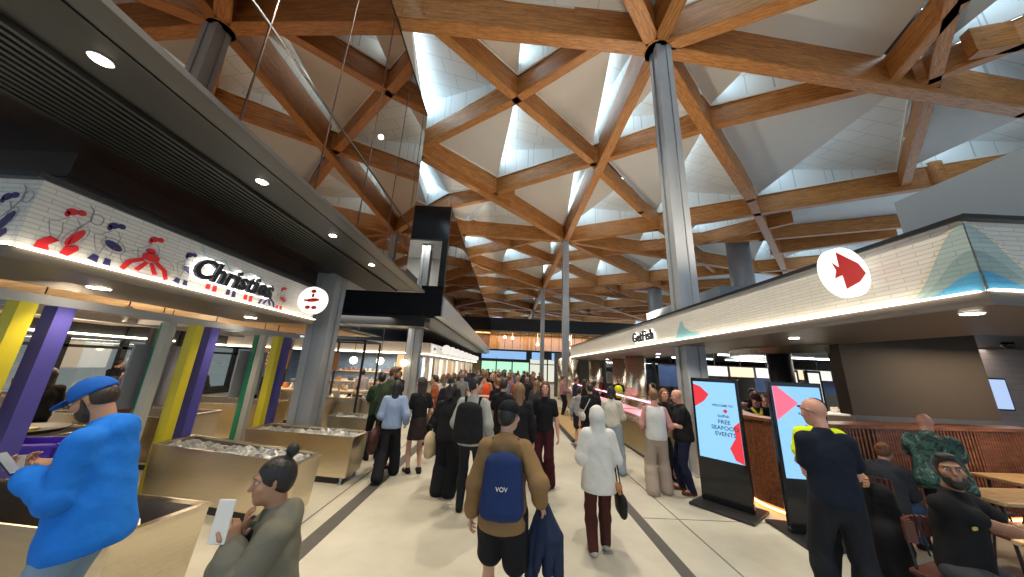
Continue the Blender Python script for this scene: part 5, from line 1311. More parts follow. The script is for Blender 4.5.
# ================================================================ THE CAST
WALK = {'L': (-0.10, 0.22, 0.085), 'R': (0.10, -0.26, 0.13)}
WALK2 = {'L': (-0.10, -0.24, 0.12), 'R': (0.10, 0.24, 0.085)}
def phone_at(info, i, label, off=(0, 0, 0), tilt=(0, 0, 0), size=(0.075, 0.009, 0.155), mat=None, lens=False):
    p = wpos(info, info['wr'][i] + A3(*off))
    t = thing('phone', label, 'phone', p, 0); t.rotation_euler = tilt
    bm = bmesh.new(); add_box(bm, (0, 0, 0), size, bevel=0.004); bm_obj('phone_body', bm, mat or M_blackgloss, t)
    if lens:
        for q in range(3): 
            bm = bmesh.new(); add_cyl(bm, (-0.02, -0.004, 0.055 - q * 0.024), (-0.02, -0.0075, 0.055 - q * 0.024), 0.008, seg=14); bm_obj('camera_lens', bm, M_black, t)
    else: child_box('screen', t, (-size[0] * 0.45, -size[1] * 0.62, -size[2] * 0.46), (size[0] * 0.45, -size[1] * 0.5, size[2] * 0.46), emit('phone_screen', (0.5, 0.55, 0.6), 0.25))
    return t
def backpack(label, info, c, straps=True, size=(0.30, 0.16, 0.46), res=0.012, kind='backpack', text=None):
    """hangs on the back of a person; built in that person's axes"""
    r = info['root']; s = info['s']; T = info['T']; R = info['R']; m = fab(c); w, d, h = size
    t = thing(kind, label, 'backpack', r.location, r.rotation_euler.z)
    y0 = -0.14 - d * 0.45
    mesh_from([sdf_mesh([C(T((-w * .28, y0, 0.42 - h * 0.12)), T((-w * .34, y0 - 0.01, 0.42 - h * 0.8)), d * 0.52, d * 0.6, 0.03), C(T((w * .28, y0, 0.42 - h * 0.12)), T((w * .34, y0 - 0.01, 0.42 - h * 0.8)), d * 0.52, d * 0.6, 0.03), C(T((0, y0, 0.42 - h * 0.1)), T((0, y0 - 0.01, 0.42 - h * 0.8)), d * 0.6, d * 0.66, 0.05)], res)], 'bag_body', m, t, s)
    if kind == 'backpack': mesh_from([sdf_mesh([C(T((-w * .25, y0 - d * .45, 0.42 - h * 0.68)), T((w * .25, y0 - d * .45, 0.42 - h * 0.68)), 0.06, 0.06, 0.03, sq=(R @ A3(0, 1, 0), 1.6))], res)], 'front_pocket', m, t, s)
    for q in (-1, 1):
        P_ = [T((q * 0.09, -0.10, 0.36)), T((q * 0.105, -0.04, 0.515)), T((q * 0.11, 0.075, 0.46)), T((q * 0.125, 0.105, 0.30)), T((q * 0.15, 0.03, 0.14)), T((q * 0.13, -0.11, 0.08))]
        pr = [C(a, b, 0.020 if kind == 'backpack' else 0.009, None, 0.005) for a, b in zip(P_[:-1], P_[1:])]
        mesh_from([sdf_mesh(pr, 0.008)], 'strap', m, t, s)
    if text:
        to = text_obj('printed_text', text, M_white, t, tuple((T((0, y0 - d * 0.72, 0.22))) * s), (PI / 2, 0, 0), 0.042, 0.002)
    return t
def shoulder_bag(label, info, c, side=1, drop=0.75, size=(0.14, 0.07, 0.15), cat='bag', strap=True, y=0.0, name='handbag', over=True):
    r = info['root']; s = info['s']; T = info['T']; m = fab(c, 0.5); x = side * 0.27
    t = thing(name, label, cat, r.location, r.rotation_euler.z)
    z0 = 0.48 - drop; w, d, h = size
    mesh_from([sdf_mesh([C(T((x, y - w * .4, z0)), T((x, y + w * .4, z0)), h * 0.5, None, 0.02, sq=(A3(1, 0, 0), 1.9)), C(T((x, y - w * .45, z0 - h * 0.4)), T((x, y + w * .45, z0 - h * 0.4)), h * 0.4, None, 0.03, sq=(A3(1, 0, 0), 1.7))], 0.01)], 'bag_body', m, t, s)
    if strap:
        for yy in (-1, 1):
            mesh_from([sdf_mesh([C(T((x, y + yy * w * .45, z0 + h * .25)), T((side * 0.19, y + yy * 0.05, 0.35)), 0.009, None, 0.003), C(T((side * 0.19, y + yy * 0.05, 0.35)), T((side * 0.135, yy * 0.03, 0.50)), 0.009, None, 0.003), C(T((side * 0.135, yy * 0.03, 0.50)), T((side * 0.135, 0, 0.505)), 0.009, None, 0.003)], 0.007)], 'strap', m, t, s)
    return t

# --- man in the blue hoodie at far left
capman = person('man in blue hoodie and cap bowed over a phone before the near tank', -2.50, 2.20, 112, 1.80, 'tan', ('cap', 'dark', (0.015, 0.11, 0.46), 'beard'), dict(kind='hoodie', c=(0.012, 0.16, 0.62), loose=.022, len=-.16), dict(c=(0.20, 0.30, 0.40), loose=0.012),
    shoes=(0.3, 0.3, 0.3), lean=8, head=(4, -30, 0), hands={'L': (-.08, .28, 1.20), 'R': (.06, .25, 1.22)}, handdir={'L': (0.25, 1, 0.35), 'R': (-0.5, 0.9, 0.2)}, palms={'L': (0.3, -0.3, 1), 'R': (-0.2, -0.3, 1)}, curl=(0.45, 0.6), res=0.010, eyes=True, w=0.98, chub=0.005)
Hd = capman['Hd']
gl = thing('glasses', 'dark framed glasses on the face of the blue hoodie man', 'glasses', capman['root'].location, capman['root'].rotation_euler.z)
bm = bmesh.new()
for q in (-1, 1):
    P_ = [Hd((q * 0.031 + 0.022 * math.cos(a), 0.098, 0.014 + 0.017 * math.sin(a))) for a in [2 * PI * k / 14 for k in range(15)]]; add_tube(bm, [tuple(v) for v in P_], 0.0022, 6)
    add_tube(bm, [tuple(Hd((q * 0.053, 0.096, 0.018))), tuple(Hd((q * 0.080, -0.01, 0.022)))], 0.0022, 6)
add_tube(bm, [tuple(Hd((-0.009, 0.10, 0.018))), tuple(Hd((0.009, 0.10, 0.018)))], 0.002, 6)
bm_obj('frame', bm, M_black, gl)
phone_at(capman, 0, 'black phone held by the man in the blue hoodie', (-0.03, 0.07, 0.07), (-0.75, 0.1, math.radians(112)))

# --- woman with the bun
bun = person('woman with high hair bun and olive hoodie touching her neck, phone in hand', -1.08, 1.76, 122, 1.47, 'tan', ('bunhigh', 'black'), dict(kind='hoodie', c=(0.155, 0.15, 0.115), loose=.026, len=-.10), dict(kind='wide', c=(0.012, 0.02, 0.018)),
    lean=3, head=(8, -6, 0), hands={'L': (-.10, .19, 1.36), 'R': (.0, .15, 1.38)}, handdir={'L': (0.0, 0.15, 1), 'R': (-0.55, 0.1, 0.8)}, palms={'L': (0.6, 0.5, -0.2), 'R': (0, -1, 0.1)}, curl=(0.55, 0.25), res=0.009, eyes=True, w=0.92, poles={'R': (0.5, 0.3, -1), 'L': (-0.5, -0.3, -1)})
phone_at(bun, 0, 'white phone with three lenses held up by the bun woman', (0.0, 0.055, 0.10), (0.12, 0.05, math.radians(175)), (0.078, 0.009, 0.165), M_white, lens=True)
s_ = bun['s']; T_ = bun['T']
t = thing('crossbody_strap', 'black bag strap running down the olive hoodie of the bun woman', 'strap', bun['root'].location, bun['root'].rotation_euler.z)
mesh_from([sdf_mesh([C(T_((-0.07, 0.10, 0.46)), T_((-0.06, 0.145, 0.30)), 0.012, None, 0.004), C(T_((-0.06, 0.145, 0.30)), T_((-0.04, 0.165, 0.05)), 0.012, None, 0.004), C(T_((-0.04, 0.165, 0.05)), T_((0.02, 0.17, -0.12)), 0.012, None, 0.004)], 0.008)], 'strap_band', fab(BLACKF), t, s_)

# --- person in brown jacket, seen from behind
brown = person('person in brown hooded jacket and black shorts walking away, blue sack on back', 0.02, 2.72, -4, 1.68, 'light', ('capped', 'black', (0.01, 0.01, 0.012)), dict(kind='hoodie', c=(0.25, 0.15, 0.065), loose=.02, len=-.13), dict(kind='shorts', c=BLACKF, loose=.02, to=.8),
    head=(-35, -6, 0), hands={'L': (-.26, .05, .86), 'R': (.30, .02, 0.98)}, handdir={'R': (0.5, 0.35, -0.8)}, feet={'L': (-0.10, 0.10, 0.085), 'R': (0.12, -0.12, 0.10)}, curl=(0.4, 0.9), res=0.010, shoes=(0.02, 0.02, 0.03), w=0.98)
backpack('navy drawstring sack with small white print on the brown jacket', brown, (0.018, 0.036, 0.12), size=(0.27, 0.13, 0.44), kind='drawstring_bag', text='VOV')
# dark garments carried in the right hand
wp = wpos(brown, brown['wr'][1]); hx, hy, hz = wp.x + 0.03, wp.y + 0.05, wp.z - 0.06
rnd = random.Random(5); pr = []
for i in range(9):
    a = i * 0.7; dx, dy = 0.06 * math.cos(a), 0.05 * math.sin(a)
    pr.append(C((dx * 0.3, dy * 0.3, 0.02), (dx * 1.5 + 0.02, dy * 1.4, -0.18), 0.028, 0.045, 0.012)); pr.append(C((dx * 1.5 + 0.02, dy * 1.4, -0.18), (dx * 2.1 + 0.01, dy * 1.6, -0.36 - rnd.uniform(0, 0.13)), 0.045, 0.022, 0.008))
sdf_thing('jacket', 'dark navy jacket hanging folded from the hand of the brown jacket person', 'jacket', pr, fab((0.02, 0.03, 0.065)), (hx, hy, hz))

# --- white hoodie
hood = person('person in white hoodie with hood up and maroon trousers walking away', 1.12, 3.97, -4, 1.54, 'light', ('hood', 'dark'), dict(kind='hoodie', c=(0.66, 0.65, 0.61), loose=.04, len=-.22), dict(c=(0.075, 0.022, 0.018), loose=.012),
    hands={'L': (-.14, .22, 1.05), 'R': (.16, .22, 1.02)}, feet={'L': (-0.09, -0.02, 0.085), 'R': (0.10, 0.14, 0.085)}, shoes=(0.5, 0.46, 0.38), res=0.011, w=0.95)
hb = shoulder_bag('black shoulder handbag at the hip of the white hoodie person', hood, (0.012, 0.012, 0.013), 1, 0.80, (0.20, 0.09, 0.21), y=-0.03)
o = sdf_thing('bag_charm', 'fluffy orange charm clipped to the black handbag', 'charm', [E_((0, 0, 0), (0.045, 0.04, 0.05), 0.01), E_((0.02, 0, -0.05), (0.03, 0.03, 0.035), 0.01)], fab((0.45, 0.2, 0.08)), tuple(wpos(hood, A3(0.20, -0.08, 0.70))), res=0.008)

# --- three people talking by the right column
vest = person('woman in white sleeveless vest over pink sleeves and wide beige trousers, back turned', 2.66, 5.78, -12, 1.70, 'pink', ('bun', 'light'), dict(kind='long', c=(0.50, 0.24, 0.22), len=0.0), dict(kind='wide', c=(0.40, 0.32, 0.26), loose=.012), shoes=(0.3, 0.14, 0.09), feet={'L': (-0.12, -0.05, 0.085), 'R': (0.13, 0.08, 0.085)}, hands={'L': (-.2, .2, 1.0), 'R': (.22, .2, 1.0)}, res=0.012, w=0.95)
T_ = vest['T']; mesh_from([sdf_mesh([E_(T_((0, 0, 0.31)), (0.185, 0.14, 0.21), 0.03, vest['R']), C(T_((-0.11, 0, 0.43)), T_((0.11, 0, 0.43)), 0.07, None, 0.04), C(T_((0, 0, 0.3)), T_((0, 0, 0.0)), 0.172, 0.185, 0.04, sq=(vest['R'] @ A3(0, 1, 0), 1.2))], 0.012, [(T_((0, 0, -0.06)), (0, 0, -1)), (T_((0, 0, 0.5)), (0, 0, 1))])], 'vest', fab((0.62, 0.62, 0.62)), vest['root'], vest['s'])
fw_ = person('long-haired woman in black polo and khaki skirt facing the white vest woman', 3.20, 6.50, 168, 1.68, 'pink', ('long', 'ginger', 0.30), dict(kind='tee', c=BLACKF, loose=.01), dict(kind='skirt', c=(0.22, 0.17, 0.09), hem=0.30, flare=0.05), hands={'L': (-.08, .28, 1.05), 'R': (.10, .28, 1.1)}, eyes=True, res=0.012, w=0.95)
bald = person('bald man in black t-shirt and navy trousers, arms raised, in brown shoes', 3.20, 5.90, 76, 1.70, 'pink', ('bald', 'dark'), dict(kind='tee', c=BLACKF, loose=.016, len=-.08), dict(c=(0.012, 0.016, 0.04), loose=.01), shoes=(0.14, 0.05, 0.025), feet={'L': (-0.12, -0.04, 0.085), 'R': (0.12, 0.06, 0.085)}, hands={'L': (-.05, .30, 1.12), 'R': (.12, .30, 1.08)}, head=(0, -12, 0), res=0.012, chub=0.02, eyes=True, w=1.02)
sdf_thing('cap', 'black cap held in front by the bald man near the right column', 'cap', [E_((0, 0, 0), (0.09, 0.09, 0.08), 0.01), E_((-0.08, 0, -0.05), (0.08, 0.07, 0.012), 0.01)], fab(BLACKF), tuple(wpos(bald, bald['wr'][0] + A3(0.04, 0.14, 0.02))), res=0.008)
t = thing('umbrella', 'furled black umbrella pointing down beside the beige trousers', 'umbrella', (2.98, 5.98, 0), 0.2)
bm = bmesh.new(); add_lathe(bm, [(0.004, 0.10), (0.012, 0.14), (0.05, 0.55), (0.055, 0.72), (0.02, 0.86)], seg=14); bmesh.ops.recalc_face_normals(bm, faces=bm.faces); bm_obj('canopy', bm, fab(BLACKF), t, True)
bm = bmesh.new(); add_cyl(bm, (0, 0, 0.0), (0, 0, 0.12), 0.005, seg=8); add_cyl(bm, (0, 0, 0.85), (0, 0, 0.98), 0.008, seg=8); bm_obj('shaft', bm, M_greysteel, t)
bm = bmesh.new(); add_tube(bm, [(0, 0, 0.96)] + [(0.03 - 0.03 * math.cos(a), 0, 0.99 + 0.03 * math.sin(a)) for a in [PI * k / 8 for k in range(9)]], 0.011, 8); bm_obj('handle', bm, M_black, t)

# --- shoppers at the counters
wt = person('dark-haired woman in white top and pale blue jeans at the fish counter', 2.25, 6.85, -28, 1.66, 'light', ('bob', 'black'), dict(kind='long', c=(0.60, 0.57, 0.50), loose=.02, len=-.04), dict(c=(0.26, 0.33, 0.38), loose=.03), shoes=(0.3, 0.3, 0.28), hands={'L': (-.1, .3, 1.1), 'R': (.12, .3, 1.15)}, feet={'L': (-0.12, 0.04, 0.085), 'R': (0.18, -0.12, 0.085)}, res=0.012, w=0.95)
bt = person('man in black t-shirt with white bag strap, before the fish counter', 1.98, 7.55, 8, 1.68, 'light', ('short', 'black'), dict(kind='tee', c=BLACKF, loose=.02, len=-.08), dict(c=(0.02, 0.02, 0.025)), res=0.013, feet=WALK)
t = thing('tote_bag', 'white bag slung at the left side of the black t-shirt man', 'bag', bt['root'].location, bt['root'].rotation_euler.z); T_ = bt['T']
mesh_from([sdf_mesh([C(T_((-0.22, -0.08, 0.05)), T_((-0.22, 0.06, 0.05)), 0.10, None, 0.02, sq=(A3(1, 0, 0), 2.0))], 0.01)], 'bag_body', fab((0.6, 0.6, 0.58)), t, bt['s'])
mesh_from([sdf_mesh([C(T_((-0.22, -0.08, 0.12)), T_((-0.06, -0.125, 0.44)), 0.012, None, 0.004)], 0.008)], 'strap', fab((0.6, 0.6, 0.58)), t, bt['s'])
kid = person('young shopper in grey hoodie and dark shorts on the tan step', 2.05, 9.0, -25, 1.5, 'light', ('short', 'black'), dict(kind='hoodie', c=(0.32, 0.31, 0.33), loose=.02), dict(kind='shorts', c=(0.02, 0.02, 0.04), loose=.02), shoes=(0.4, 0.4, 0.4), res=0.013)

# --- central group
lh = person('smiling woman with long dark-brown hair in black top and maroon trousers', 0.72, 5.9, 160, 1.74, 'pink', ('long', 'brown', 0.34), dict(kind='tee', c=BLACKF, loose=.01), dict(c=(0.045, 0.008, 0.012), kind='wide'), eyes=True, res=0.012, w=0.95, head=(12, 0, 0))
shoulder_bag('slim black shoulder bag of the smiling long-haired woman', lh, BLACKF, 1, 0.62, (0.22, 0.09, 0.26), y=0.02)
bh = person('woman with long light-brown hair and black coat seen from behind', 0.22, 5.3, 6, 1.72, 'light', ('long', 'light', 0.42), dict(kind='jacket', c=BLACKF, loose=.02, len=-.15), dict(c=BLACKF), res=0.012)
dh = person('dark-haired person in black, left shoulder behind the light-brown hair', -0.05, 6.35, -30, 1.74, 'light', ('short', 'dark'), dict(kind='tee', c=BLACKF, loose=.02), dict(c=BLACKF), res=0.013)
bp = person('young man in pale grey shirt with black backpack, face turned right', -0.47, 4.85, -8, 1.80, 'light', ('short', 'black'), dict(kind='long', c=(0.36, 0.37, 0.35), loose=.022, len=-.10), dict(c=(0.016, 0.017, 0.022)), head=(-68, 0, 0), hands={'R': (.22, .12, .92), 'L': (-.2, .15, .95)}, res=0.011, eyes=True)
backpack('black backpack worn on the pale grey shirt', bp, (0.014, 0.014, 0.015), size=(0.31, 0.17, 0.46))
bs = person('black-haired person in long black coat beside the backpack man', -0.90, 5.35, -12, 1.66, 'light', ('bob', 'black'), dict(kind='jacket', c=BLACKF, loose=.02, len=-.1), dict(kind='wide', c=BLACKF, loose=.02), res=0.012)
shoulder_bag('cream tote bag at the left hip of the long black coat', bs, (0.50, 0.38, 0.24), -1, 0.62, (0.30, 0.08, 0.32), 'bag', y=0.05, name='tote_bag')
jm = person('man in black jacket and blue jeans seen from behind, left of the backpack', -1.28, 7.45, 0, 1.72, 'light', ('short', 'dark'), dict(kind='jacket', c=(0.015, 0.016, 0.024), loose=.035, len=-.10), dict(c=(0.05, 0.10, 0.20), loose=.01), shoes=(0.03, 0.035, 0.05), res=0.013, feet={'L': (-0.12, 0.0, 0.085), 'R': (0.14, -0.1, 0.085)})
sk = person('long-haired woman in black top, short black skirt and ankle boots', -1.63, 6.28, 35, 1.70, 'light', ('long', 'dark', 0.40), dict(kind='tee', c=BLACKF, loose=.008), dict(kind='skirt', c=(0.03, 0.02, 0.02), hem=0.60, flare=0.02), feet={'L': (-0.09, 0.05, 0.085), 'R': (0.10, -0.03, 0.085)}, hands={'L': (-.1, .26, 1.1), 'R': (.22, .1, .9)}, head=(30, 0, 0), res=0.012, w=0.93)
shoulder_bag('black bag hanging at the right side of the short skirt woman', sk, BLACKF, 1, 0.7, (0.18, 0.08, 0.24), y=0.0)
bl = person('woman with long black hair in pale blue blouse and black trousers, back turned', -2.0, 5.92, 10, 1.64, 'light', ('long', 'black', 0.46), dict(kind='long', c=(0.26, 0.34, 0.50), loose=.028, len=-.06), dict(kind='wide', c=(0.012, 0.012, 0.015)), hands={'L': (-.15, .22, 1.0), 'R': (.24, .12, .95)}, feet=WALK2, res=0.012, w=0.94)
shoulder_bag('dark maroon bag at the left side of the pale blue blouse', bl, (0.05, 0.02, 0.018), -1, 0.70, (0.26, 0.08, 0.34), y=0.0, name='tote_bag')
gj = person('tall bearded man in green jacket looking right beside the blouse woman', -2.32, 6.5, -42, 1.88, 'tan', ('short', 'brown', 'beard'), dict(kind='jacket', c=(0.035, 0.055, 0.03), loose=.035, len=-.10), dict(c=(0.014, 0.014, 0.018)), head=(-40, -12, 0), hands={'L': (-.26, .12, .92), 'R': (.2, .25, 1.0)}, res=0.012, eyes=True)
gj2 = person('shorter dark-haired man in dark green top left of the tall bearded man', -2.7, 6.98, 40, 1.74, 'tan', ('short', 'black'), dict(kind='tee', c=(0.02, 0.04, 0.02), loose=.025), dict(c=BLACKF), hands={'L': (-.1, .32, 1.1), 'R': (.15, .3, 1.1)}, res=0.013)

# --- hi-vis staff in the middle
def hivis(info, c, res=0.014, stripe=True):
    T = info['T']; fw2 = info['R'] @ A3(0, 1, 0)
    v = mesh_from([sdf_mesh([E_(T((0, 0, 0.32)), (0.172, 0.135, 0.175), 0.03, info['R']), C(T((0, 0, 0.3)), T((0, 0, 0.0)), 0.155, 0.165, 0.04, sq=(fw2, 1.2))], res, [(T((0, 0, -0.04)), (0, 0, -1)), (T((0, 0, 0.49)), (0, 0, 1))])], 'safety_vest', fab(c), info['root'], info['s'])
    if stripe: mesh_from([sdf_mesh([C(T((0, 0, 0.18)), T((0, 0, 0.14)), 0.160, 0.162, 0.0, sq=(fw2, 1.17))], res, [(T((0, 0, 0.135)), (0, 0, -1)), (T((0, 0, 0.195)), (0, 0, 1))])], 'reflective_band', fab((0.75, 0.75, 0.7)), v, info['s'])
ov = person('worker in orange safety vest with pale band, amid the crowd', -0.62, 8.9, 0, 1.86, 'light', ('short', 'light'), dict(kind='tee', c=(0.5, 0.2, 0.12)), dict(c=(0.3, 0.22, 0.2)), res=0.014)
hivis(ov, (0.95, 0.10, 0.02))
ba = person('bare-armed woman in black dress right of the orange vest', -0.22, 8.3, 40, 1.68, 'pink', ('bun', 'ginger'), dict(kind='tee', c=BLACKF), dict(kind='skirt', c=BLACKF, hem=0.45), hands={'L': (-.15, .28, 1.0)}, res=0.014)
sv = person('counter worker in yellow safety vest behind the pink-lit display', 4.72, 13.4, 150, 1.78, 'tan', ('short', 'black'), dict(kind='tee', c=BLACKF), dict(c=BLACKF), res=0.016); hivis(sv, (0.75, 0.85, 0.03))
s2 = person('staff member with dark cap and yellow scarf behind the slatted counter', 5.05, 6.5, 165, 1.66, 'tan', ('cap', 'black', (0.03, 0.01, 0.01)), dict(kind='tee', c=BLACKF), dict(c=BLACKF), res=0.013, head=(0, -15, 0), eyes=True)
mesh_from([sdf_mesh([C(s2['T']((-0.08, 0.03, 0.49)), s2['T']((-0.03, 0.12, 0.38)), 0.03, None, 0.02), C(s2['T']((0.08, 0.03, 0.49)), s2['T']((0.03, 0.12, 0.38)), 0.03, None, 0.02)], 0.01)], 'yellow_collar', fab((0.75, 0.6, 0.05)), s2['root'], s2['s'])
s3 = person('staff member with ginger hair behind the slatted counter, left of the right totem', 5.45, 6.75, 160, 1.64, 'pink', ('bun', 'ginger'), dict(kind='tee', c=BLACKF), dict(c=BLACKF), res=0.013, eyes=True)
s4 = person('dark-haired staff member at the back of the right food hall', 6.4, 8.3, 170, 1.7, 'light', ('short', 'black'), dict(kind='tee', c=(0.05, 0.02, 0.02)), dict(c=BLACKF), res=0.014)

# --- men beside the right totem
big = person('bald stocky man in black t-shirt and dark jeans, back turned, beside the right totem', 2.97, 3.05, -14, 1.80, 'pink', ('bald', 'dark'), dict(kind='tee', c=(0.010, 0.014, 0.026), loose=.02, len=-.06), dict(c=(0.016, 0.017, 0.022), loose=.018), hands={'L': (-.06, .26, 1.20), 'R': (.12, .28, 1.16)}, feet={'L': (-0.12, 0.08, 0.085), 'R': (0.14, -0.10, 0.085)}, head=(28, -10, 0), res=0.010, chub=0.01, w=0.94, shoes=BLACKF)
Hd = big['Hd']; gl = thing('glasses', 'black sunglasses pushed back on the bald stocky man', 'glasses', big['root'].location, big['root'].rotation_euler.z)
bm = bmesh.new()
for q in (-1, 1): add_tube(bm, [tuple(Hd((q * 0.07, 0.06, 0.05))), tuple(Hd((q * 0.084, -0.02, 0.01))), tuple(Hd((q * 0.078, -0.06, -0.015)))], 0.0035, 6)
bm_obj('temple_arms', bm, M_black, gl)
bm = bmesh.new(); add_tube(bm, [tuple(Hd((-0.07, 0.06, 0.05))), tuple(Hd((-0.035, 0.095, 0.06))), tuple(Hd((0.035, 0.095, 0.06))), tuple(Hd((0.07, 0.06, 0.05)))], 0.007, 6); bm_obj('lens_bar', bm, M_blackgloss, gl)
hv = person('man in yellow hi-vis vest and dark cap mostly hidden behind the stocky man', 3.46, 3.60, 165, 1.76, 'tan', ('cap', 'black', (0.012, 0.014, 0.025)), dict(kind='tee', c=(0.70, 0.88, 0.02), loose=.02), dict(c=BLACKF), res=0.011, eyes=True, hands={'R': (.16, .24, 1.05), 'L': (-.16, .24, 1.05)}, head=(-15, 0, 0)); hivis(hv, (0.72, 0.90, 0.02), 0.012)

# --- dining area at the right
def table(label, x, y, rz, w, d, h=0.75, name='dining_table'):
    t = thing(name, label, 'table', (x, y, 0), rz, 'pale timber tables')
    child_box('table_top', t, (-w / 2, -d / 2, h - 0.04), (w / 2, d / 2, h), M_timber2, 0.008)
    for sx in (-1, 1):
        for sy in (-1, 1):
            bm = bmesh.new(); add_tube(bm, [(sx * (w / 2 - 0.06), sy * (d / 2 - 0.06), 0), (sx * (w / 2 - 0.12), sy * (d / 2 - 0.12), h - 0.04)], 0.016); bm_obj('leg', bm, M_black, t)
    return t
table('pale timber table under the seated man\'s forearms', 4.95, 2.66, 0.06, 1.35, 0.62)
table('pale timber table behind the seated man, middle one at right edge', 6.35, 4.02, 0.05, 1.7, 0.5)
table('farthest pale timber table against the slatted banquette', 7.9, 4.75, 0.04, 2.0, 0.5)
def chair(label, x, y, rz, back=True, seatc=None):
    t = thing('dining_chair', label, 'chair', (x, y, 0), rz, 'chairs of the dining area')
    sm = seatc or plain('red_brown_seat', (0.10, 0.03, 0.02), 0.5)
    child_box('seat', t, (-0.21, -0.21, 0.43), (0.21, 0.21, 0.465), sm, 0.012)
    for sx in (-1, 1):
        for sy in (-1, 1):
            bm = bmesh.new(); add_tube(bm, [(sx * 0.22, sy * 0.22, 0), (sx * 0.17, sy * 0.17, 0.44)], 0.011); bm_obj('leg', bm, M_black, t)
    if back:
        bm = bmesh.new()
        for i in range(9):
            a = -0.9 + 1.8 * i / 8; add_box(bm, (0.22 * math.sin(a), -0.05 - 0.17 * math.cos(a), 0.74), (0.06, 0.018, 0.16), -a)
        bm_obj('backrest', bm, sm, t)
        for sx in (-1, 1):
            bm = bmesh.new(); add_tube(bm, [(sx * 0.17, -0.17, 0.44), (sx * 0.15, -0.2, 0.76)], 0.011); bm_obj('back_post', bm, M_black, t)
    return t
chair('dining chair under the seated man in black', 3.72, 2.90, math.radians(-162))
chair('dining chair under the woman in puffer jacket', 4.84, 4.36, math.radians(-70))
for i, (x, y, a) in enumerate(((6.2, 4.5, 180), (7.3, 4.35, 5), (8.3, 4.3, 0), (5.5, 3.6, -5), (5.2, 2.4, 10))):
    chair('empty red-brown chair %s' % ('between the middle table and banquette', 'at the left end of the farthest table', 'at the right end of the farthest table', 'left of the middle table', 'on the near side of the nearest table')[i], x, y, math.radians(a))
seated = person('bearded man in black t-shirt seated at the table, looking at the camera', 3.70, 2.84, -162, 1.80, 'brown', ('short', 'black', 'beard'), dict(kind='tee', c=(0.010, 0.010, 0.011), loose=.016), dict(c=(0.05, 0.052, 0.06), loose=.012), pelvis=(0, 0.0, 0.57), lean=5, twist=-8,
    feet={'L': (-0.42, 0.50, 0.085), 'R': (-0.05, 0.48, 0.085)}, hands={'L': (-.52, .34, .82), 'R': (-.36, .42, .82)}, handdir={'L': (-0.5, 0.8, 0.02), 'R': (-1, 0.35, 0.0)}, palms={'L': (0.5, 0.4, -0.7), 'R': (0, 0.5, -0.8)}, head=(-58, 4, 4), res=0.009, eyes=True, poles={'L': (-0.8, -0.3, -0.6), 'R': (0.8, -0.3, -0.6)})
T_ = seated['T']
bm = bmesh.new(); add_box(bm, tuple(T_((0.10, 0.128, 0.33)) * seated['s']), (0.06, 0.01, 0.02)); bm_obj('chest_logo', bm, fab((0.55, 0.45, 0.15)), seated['root'])
puf = person('woman in dark puffer jacket and jeans seated, bent over her hands', 4.84, 4.32, -70, 1.62, 'pink', ('bun', 'ginger'), dict(kind='jacket', c=(0.035, 0.037, 0.045), loose=.045, pattern=None), dict(c=(0.05, 0.09, 0.17)), pelvis=(0, 0, 0.53), lean=18, head=(0, -22, 0), feet={'L': (-.10, .42, .085), 'R': (.10, .40, .085)}, hands={'L': (-.04, .46, .82), 'R': (.06, .46, .84)}, res=0.011)
M_floral = plain('floral_shirt', (0.02, 0.04, 0.05), 0.8)
def floral():
    m, nt, b = new_mat('green_leaf_print'); tc = N(nt, 'ShaderNodeTexCoord')
    n1 = N(nt, 'ShaderNodeTexNoise'); n1.inputs['Scale'].default_value = 8.0; n1.inputs['Detail'].default_value = 2; n1.inputs['Distortion'].default_value = 1.6
    nt.links.new(tc.outputs['Object'], n1.inputs['Vector']); r = N(nt, 'ShaderNodeValToRGB'); cr = r.color_ramp
    cr.elements[0].position = 0.42; cr.elements[0].color = (0.012, 0.02, 0.035, 1); cr.elements[1].position = 0.47; cr.elements[1].color = (0.03, 0.12, 0.07, 1)
    e = cr.elements.new(0.56); e.color = (0.02, 0.06, 0.07, 1); e = cr.elements.new(0.61); e.color = (0.20, 0.30, 0.25, 1); e = cr.elements.new(0.66); e.color = (0.02, 0.07, 0.06, 1)
    nt.links.new(n1.outputs[0], r.inputs[0]); nt.links.new(r.outputs[0], b.inputs['Base Color']); b.inputs['Roughness'].default_value = 0.8; return m
flo = person('bald man in green leaf-print shirt leaning over the dining tables, back turned', 5.36, 4.10, -48, 1.66, 'pink', ('bald', 'dark'), dict(kind='tee', pattern=floral(), loose=.035, len=-.16), dict(c=(0.02, 0.022, 0.03)), lean=24, head=(0, -18, 0), hands={'L': (-.2, .5, .86), 'R': (.25, .5, .86)}, res=0.010, chub=0.02, w=1.0)
sdf_thing('jacket', 'black jacket and bag heaped over the back of the seated man\'s chair', 'jacket', [C((0, 0, 0.92), (0.02, 0.02, 0.5), 0.10, 0.15, 0.04), C((0.08, 0.12, 0.88), (0.1, 0.12, 0.45), 0.08, 0.11, 0.04), C((-0.06, -0.06, 0.6), (-0.05, -0.05, 0.22), 0.12, 0.11, 0.05), C((0, 0, 0.25), (0.02, 0, 0.06), 0.12, 0.09, 0.05)], fab((0.008, 0.008, 0.010)), (3.64, 3.3, 0), res=0.012)
sdf_thing('backpack', 'dark backpack standing on the table beside the seated man', 'backpack', [C((0, 0, 0.1), (0.05, 0, 0.22), 0.10, 0.09, 0.04), C((0.14, 0.02, 0.09), (0.2, 0.03, 0.14), 0.085, 0.06, 0.04)], fab((0.03, 0.03, 0.035)), (4.48, 2.86, 0.745), res=0.011)
